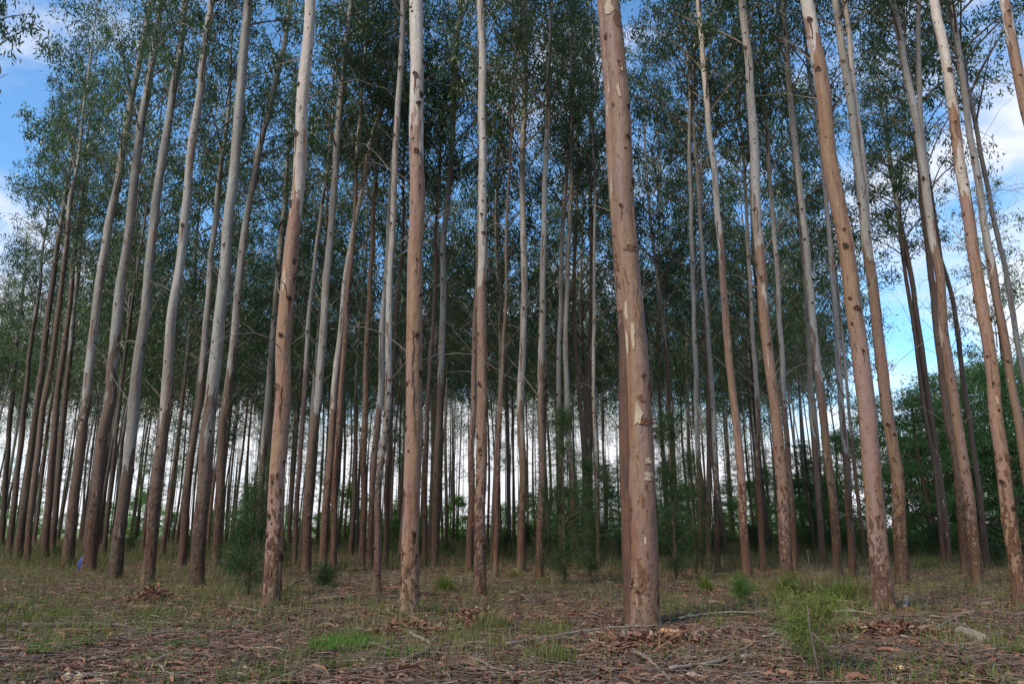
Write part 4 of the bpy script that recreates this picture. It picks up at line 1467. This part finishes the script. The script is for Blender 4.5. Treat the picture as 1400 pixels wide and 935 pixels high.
# ------------------------------------------------------------------ larger shed bark and sticks, one object each
SB = []
for i in range(8):
    rnd = random.Random(1200 + i)
    G = Geo()
    L = 1.0
    pts, w, sd = [], [], []
    for k in range(7):
        s = k / 6 - .5
        pts.append(np.array([L * s, .10 * math.sin(s * 5 + i), .05 * math.cos(s * 3.1) + rnd.gauss(0, .008)]))
        w.append((.055 + rnd.uniform(0, .06)) * (1.1 - 1.3 * s * s))
        tw = rnd.uniform(-.7, .7) * (i % 3) * .5
        sd.append(np.array([0, math.cos(tw + .3 * k * (i % 2)), math.sin(tw + .3 * k * (i % 2))]))
    G.ribbon(pts, sd, w)
    # the curled-up rim gives the strip a trough section
    G.ribbon([p + s_ * ww * .5 + np.array([0, 0, .022]) for p, s_, ww in zip(pts, sd, w)], [s_ * .3 + np.array([0, 0, -.9]) for s_ in sd], .045)
    SB.append(G.mesh('bark_strip', M_STRIP if i % 3 else M_DARKSTICK, True))
ST = []
for i in range(6):
    rnd = random.Random(1300 + i)
    G = Geo()
    pts = [np.array([k / 6 - .5, .08 * math.sin(k * 1.1 + i) + rnd.gauss(0, .01), .02 * math.cos(k + i)]) for k in range(7)]
    G.tube(pts, [.011 * (1 - .09 * k) for k in range(7)], 5, wob=.25)
    if i % 2 == 0:
        G.tube([pts[3], pts[3] + np.array([.12, .10, .03]), pts[3] + np.array([.26, .14, .08])], [.007, .005, .003], 4)
    ST.append(G.mesh('fallen_stick', [M_STICK, M_DARKSTICK, M_PALE][i % 3]))
rnd = random.Random(55)
loose = []
for i in range(130):
    yv = 6.8 * (22 / 6.8) ** rnd.random()
    xv = rnd.uniform(-.72, .72) * yv
    o = link('bark_strip', SB[rnd.randrange(8)])
    s = rnd.uniform(.18, .5)
    o.location = (xv, yv, gz(xv, yv) + .025)
    o.rotation_euler = (rnd.uniform(-.25, .25), rnd.uniform(-.06, .06), rnd.gauss(0, .8))
    o.scale = (s, s * .85, s * .85)
    loose.append((o, 'dark' if not o.data.name.startswith('x') and o.data.materials[0] is M_DARKSTICK else 'reddish', 'curled bark strip', 'bark strip', 'strips of shed bark strewn on the ground'))
for i in range(110):
    yv = 6.8 * (24 / 6.8) ** rnd.random()
    xv = rnd.uniform(-.72, .72) * yv
    o = link('fallen_stick', ST[rnd.randrange(6)])
    s = rnd.uniform(.35, 1.0)
    o.location = (xv, yv, gz(xv, yv) + .03)
    o.rotation_euler = (rnd.uniform(-.5, .5), rnd.uniform(-.08, .08), rnd.gauss(0, 1.0))
    o.scale = (s, s, s)
    loose.append((o, {'fallen_stick': 'brown', 'dark_fallen_wood': 'dark', 'weathered_wood': 'pale'}[o.data.materials[0].name], 'short dead stick', 'stick', 'short sticks strewn on the ground'))

seen = {}
for o, colour, what, cat, grp in sorted(loose, key=lambda q: q[0].location.y):
    sx = project(tuple(o.location))[0]
    nk = min(NICKS, key=lambda n_: abs(n_[0] - sx))[1]
    c = seen.get((colour, what, nk), 0)
    seen[(colour, what, nk)] = c + 1
    tag(o, '%s %s, %s nearest before the %s' % (colour, what, ORD[min(c, 28)], nk), cat, grp)

# measured fallen branches: pixel path on the floor, width px, material, lift, label
fallen = [([690,884, 755,873, 800,866, 850,862, 905,857], 4.2, M_PALE, .05, 'long pale fallen branch lying in front of the thickest trunk'),
          ([850,864, 890,878, 932,900, 985,908], 4.0, M_STICK, .05, 'brown branch running right from the long pale one towards the front'),
          ([855,868, 853,884, 875,902, 900,922, 917,938], 4.6, M_STICK, .05, 'curved stick running from the thickest trunk to the bottom edge'),
          ([915,927, 985,911, 1012,896, 1052,876], 5.0, M_PALE, .06, 'long grey branch slanting up right below the bushy sapling'),
          ([1045,877, 1068,869, 1092,864], 3.6, M_PALE, .06, 'thin pale twig pointing at the bushy sapling'),
          ([930,851, 985,844, 1055,843], 3.0, M_PALE, .07, 'straight thin pale stick right of the thickest trunk'),
          ([547,856, 562,873, 586,886, 580,898, 548,909], 4.6, M_PALE, .06, 'hooked grey branch in front of the big straight tan trunk'),
          ([586,888, 640,887, 705,880], 4.0, M_STICK, .05, 'straight brown branch leading to the long pale one'),
          ([500,883, 530,891, 566,888], 3.6, M_STICK, .05, 'short curved stick right of the brightest grass cushion'),
          ([1155,851, 1185,856, 1226,857], 6.0, M_PALE, .03, 'thick pale split branch lying before the mossy pink-brown trunk'),
          ([1138,840, 1165,840, 1195,843], 4.0, M_PALE, .04, 'short pale stick left of the mossy foot of the pink-brown trunk'),
          ([1172,921, 1200,918, 1226,923], 5.0, M_DARKSTICK, .03, 'dark stick at the front right of the bushy sapling'),
          ([1272,920, 1315,914, 1356,906], 4.5, M_DARKSTICK, .04, 'dark branch at the front right corner litter'),
          ([1268,870, 1300,852, 1322,846], 3.5, M_STICK, .05, 'slanting stick between the pink-brown trunk and the rotten log'),
          ([1270,888, 1320,886, 1380,884], 4.0, M_DARKSTICK, .03, 'dark straight stick just in front of the rotten log'),
          ([244,901, 280,900, 312,896], 4.2, M_DARKSTICK, .04, 'dark broken stick at the front left beside the bright grass patch'),
          ([202,907, 222,920, 236,931], 4.0, M_PALE, .05, 'broken grey stick at the front left pointing to the camera'),
          ([30,858, 80,857, 140,856, 216,866], 5.0, M_DARKSTICK, .04, 'long dark fallen branch lying across the left litter'),
          ([282,831, 300,827, 314,827], 4.0, M_DARKSTICK, .05, 'dark stick right of the litter mound'),
          ([318,856, 334,866, 352,873], 3.4, M_DARKSTICK, .05, 'dark stick left of the foot of the tan scarred trunk'),
          ([312,833, 345,836, 365,842], 4.0, M_STICK, .04, 'brown stick running up to the foot of the tan scarred trunk'),
          ([395,805, 416,798, 427,806], 3.2, M_DARKSTICK, .06, 'bent dark stick right of the tan scarred trunk'),
          ([835,822, 848,817, 852,826], 3.6, M_DARKSTICK, .07, 'bent dark stick touching the left of the thickest trunk'),
          ([800,890, 812,884, 812,902], 3.2, M_PALE, .06, 'forked pale twig in front of the dark green tuft'),
          ([716,900, 735,917, 738,930], 5.0, M_STRIP, .03, 'curved reddish slab of bark near the bottom edge'),
          ([820,918, 850,911, 880,911], 5.0, M_STRIP, .03, 'long reddish stick under the curved stick at the front'),
          ([640,905, 690,925, 735,930], 3.5, M_STICK, .04, 'brown stick at the bottom between grass tuft and hooked branch'),
          ([0,921, 12,920, 24,917], 5.0, M_DARKSTICK, .03, 'dark stick cut by the left edge near the bottom')]
for i, (path, wpx, m, lift, lab) in enumerate(fallen):
    rnd = random.Random(4000 + i)
    pp = [gp(path[k], path[k + 1]) for k in range(0, len(path), 2)]
    o0 = pp[0].copy()
    for q in pp:
        q[2] = gz(q[0], q[1]) + lift * rnd.uniform(.6, 1.3)
    o0[2] = 0
    dist = math.hypot(*pp[0][:2])
    r0 = .5 * wpx * dist / F
    cP, cR = catmull([q - o0 for q in pp], [r0 * (1 - .45 * k / (len(pp) - 1)) for k in range(len(pp))], .12)
    cP += np.random.default_rng(i).normal(size=cP.shape) * .006
    G = Geo()
    G.tube(list(cP), list(cR), 7, wob=.3)
    for q in range(3):
        k = rnd.randrange(1, len(cP) - 1)
        v = np.array([rnd.uniform(-.15, .2), rnd.uniform(-.12, .12), rnd.uniform(.0, .08)])
        G.tube([cP[k], cP[k] + v * .6, cP[k] + v * 1.3], [cR[k] * .5, cR[k] * .4, .002], 4)
    o = link('fallen_branch', G.mesh('fallen_branch', m))
    o.location = o0
    tag(o, lab, 'branch', 'fallen branches on the forest floor')


def lump(name, px, py, w, h, dpt, m, label, cat, seed, sub=3):
    """an irregular weathered lump sitting on the floor"""
    import bmesh
    bm = bmesh.new()
    bmesh.ops.create_icosphere(bm, subdivisions=sub, radius=1.0)
    for v in bm.verts:
        c = v.co
        n_ = mnoise.noise(c * 1.3 + Vector((seed, 0, 0))) * .35 + mnoise.noise(c * 3.5 + Vector((seed, 5, 0))) * .12
        v.co = c * (1 + n_)
        v.co.x *= w / 2
        v.co.y *= dpt / 2
        v.co.z *= h / 2
    me = bpy.data.meshes.new(name)
    bm.to_mesh(me)
    bm.free()
    me.polygons.foreach_set('use_smooth', np.ones(len(me.polygons), bool))
    me.materials.append(m)
    B = gp(px, py)
    o = link(name, me)
    o.location = (B[0], B[1], gz(B[0], B[1]) + h * .28)
    o.rotation_euler = (0, 0, seed)
    tag(o, label, cat)
    return o


lump('stone', 92, 931, .11, .09, .10, M_STONE, 'left one of two small tan stones at the lower left', 'stone', 1.0)
lump('stone', 109, 932, .09, .10, .09, M_STONE, 'right one of two small tan stones at the lower left', 'stone', 2.2)
lump('stone', 138, 936, .13, .06, .10, M_STONE, 'flat brownish stone right of the two tan stones', 'stone', 3.1)
lump('wood_chunk', 1231, 922, .10, .09, .10, M_ORANGE, 'small orange and cream chunk in the litter at the front right', 'wood chunk', 4.0)


def scrap_mound(px, py, w, h, dpt, n, label, seed):
    o = lump('litter_mound', px, py, w * .8, h * .8, dpt * .8, M_GROUND, label, 'mound', seed, 4)
    rnd = random.Random(int(seed * 10))
    G = Geo()
    for k in range(n):
        r_, a = math.sqrt(rnd.random()), rnd.random() * 6.28
        c = np.array([math.cos(a) * r_ * w * .5, math.sin(a) * r_ * dpt * .5, h * .62 * (1 - r_ * r_) - h * .22 + rnd.uniform(0, .03)])
        L = rnd.uniform(.10, .34)
        a2 = rnd.random() * 6.28
        dv = np.array([math.cos(a2), math.sin(a2), rnd.gauss(0, .35)])
        sv = np.array([-math.sin(a2), math.cos(a2), rnd.gauss(0, .5)])
        G.ribbon([c - dv * L / 2, c + np.array([0, 0, .012]), c + dv * L / 2], sv, [rnd.uniform(.008, .03) for _ in range(3)])
    q = link('bark_scraps', G.mesh('bark_scraps', M_LITTER, False), None, o)
    q['kind'] = 'stuff'


scrap_mound(208, 824, .95, .34, .7, 420, 'low mound of brown bark scraps in front of the left trunks', 5.0)
scrap_mound(560, 868, 1.1, .2, .6, 420, 'flat heap of twigs and bark at the foot of the big straight tan trunk', 6.0)
scrap_mound(880, 885, 1.9, .16, .9, 800, 'heap of twigs and bark scraps in front of the thickest trunk', 7.0)
scrap_mound(655, 850, 1.2, .22, .7, 420, 'heap of bark scraps and twigs at the foot of the white-topped straight trunk', 8.0)
scrap_mound(1215, 868, 1.6, .16, .7, 600, 'heap of bark scraps in front of the smooth pink-brown trunk', 9.0)


def log(path, wpx, m, lab, name, cat):
    pp = [gp(path[k], path[k + 1]) for k in range(0, len(path), 2)]
    r0 = .5 * wpx * math.hypot(*pp[0][:2]) / F
    o0 = pp[0].copy()
    for q in pp:
        q[2] = gz(q[0], q[1]) + r0 * .7
    o0[2] = 0
    cP, _ = catmull([q - o0 for q in pp], [r0] * len(pp), .04)
    G = Geo()
    G.tube(list(cP), [r0 * (1 + .12 * math.sin(k * 1.9)) for k in range(len(cP))], 10, wob=.22)
    o = link(name, G.mesh(name, m))
    o.location = o0
    tag(o, lab, cat)


log([1313,864, 1330,872, 1346,880], 11, M_PALE, 'short grey rotten log lying at the right front', 'rotten_log', 'log')
log([950,868, 963,858], 6, M_PALE, 'short whitish wood chip right of the thickest trunk', 'wood_chip', 'wood chip')
log([1237,834, 1241,818], 6, M_PALE, 'small upright pale stub beside the mossy foot of the pink-brown trunk', 'wood_stub', 'stub')
log([1015,903, 1045,900], 7, M_PALE, 'pale flat piece of bark right of the slanting grey branch', 'bark_piece', 'bark')
log([1064,925, 1085,930], 9, M_STRIP, 'chunky brown bark piece left of the bushy sapling', 'bark_piece', 'bark')
log([905,862, 930,866], 7, M_ORANGE, 'orange brown bark slab at the right foot of the thickest trunk', 'bark_piece', 'bark')

# the small blue sack between the left trunks
B = gp(110, 781)
G = Geo()
zs = [0, .03, .15, .29, .37, .40, .45]
ws = [.06, .10, .11, .09, .05, .028, .05]
Vs, Fs = [], []
for i, (z_, w_) in enumerate(zip(zs, ws)):
    for k in range(12):
        a = 2 * math.pi * k / 12
        r_ = w_ * (1 + .12 * math.sin(3 * a + i) + .06 * math.sin(5 * a))
        Vs.append((math.cos(a) * r_, math.sin(a) * r_ * .8, z_))
    if i:
        for k in range(12):
            Fs.append([(i - 1) * 12 + k, (i - 1) * 12 + (k + 1) % 12, i * 12 + (k + 1) % 12, i * 12 + k])
Fs.append(list(range(12))[::-1])
Fs.append([6 * 12 + k for k in range(12)])
G.add(Vs, Fs)
o = link('sack', G.mesh('sack', M_BLUE))
o.location = (B[0], B[1], gz(B[0], B[1]))
tag(o, 'small blue sack standing on the ground between two dark-footed trunks at left', 'sack')
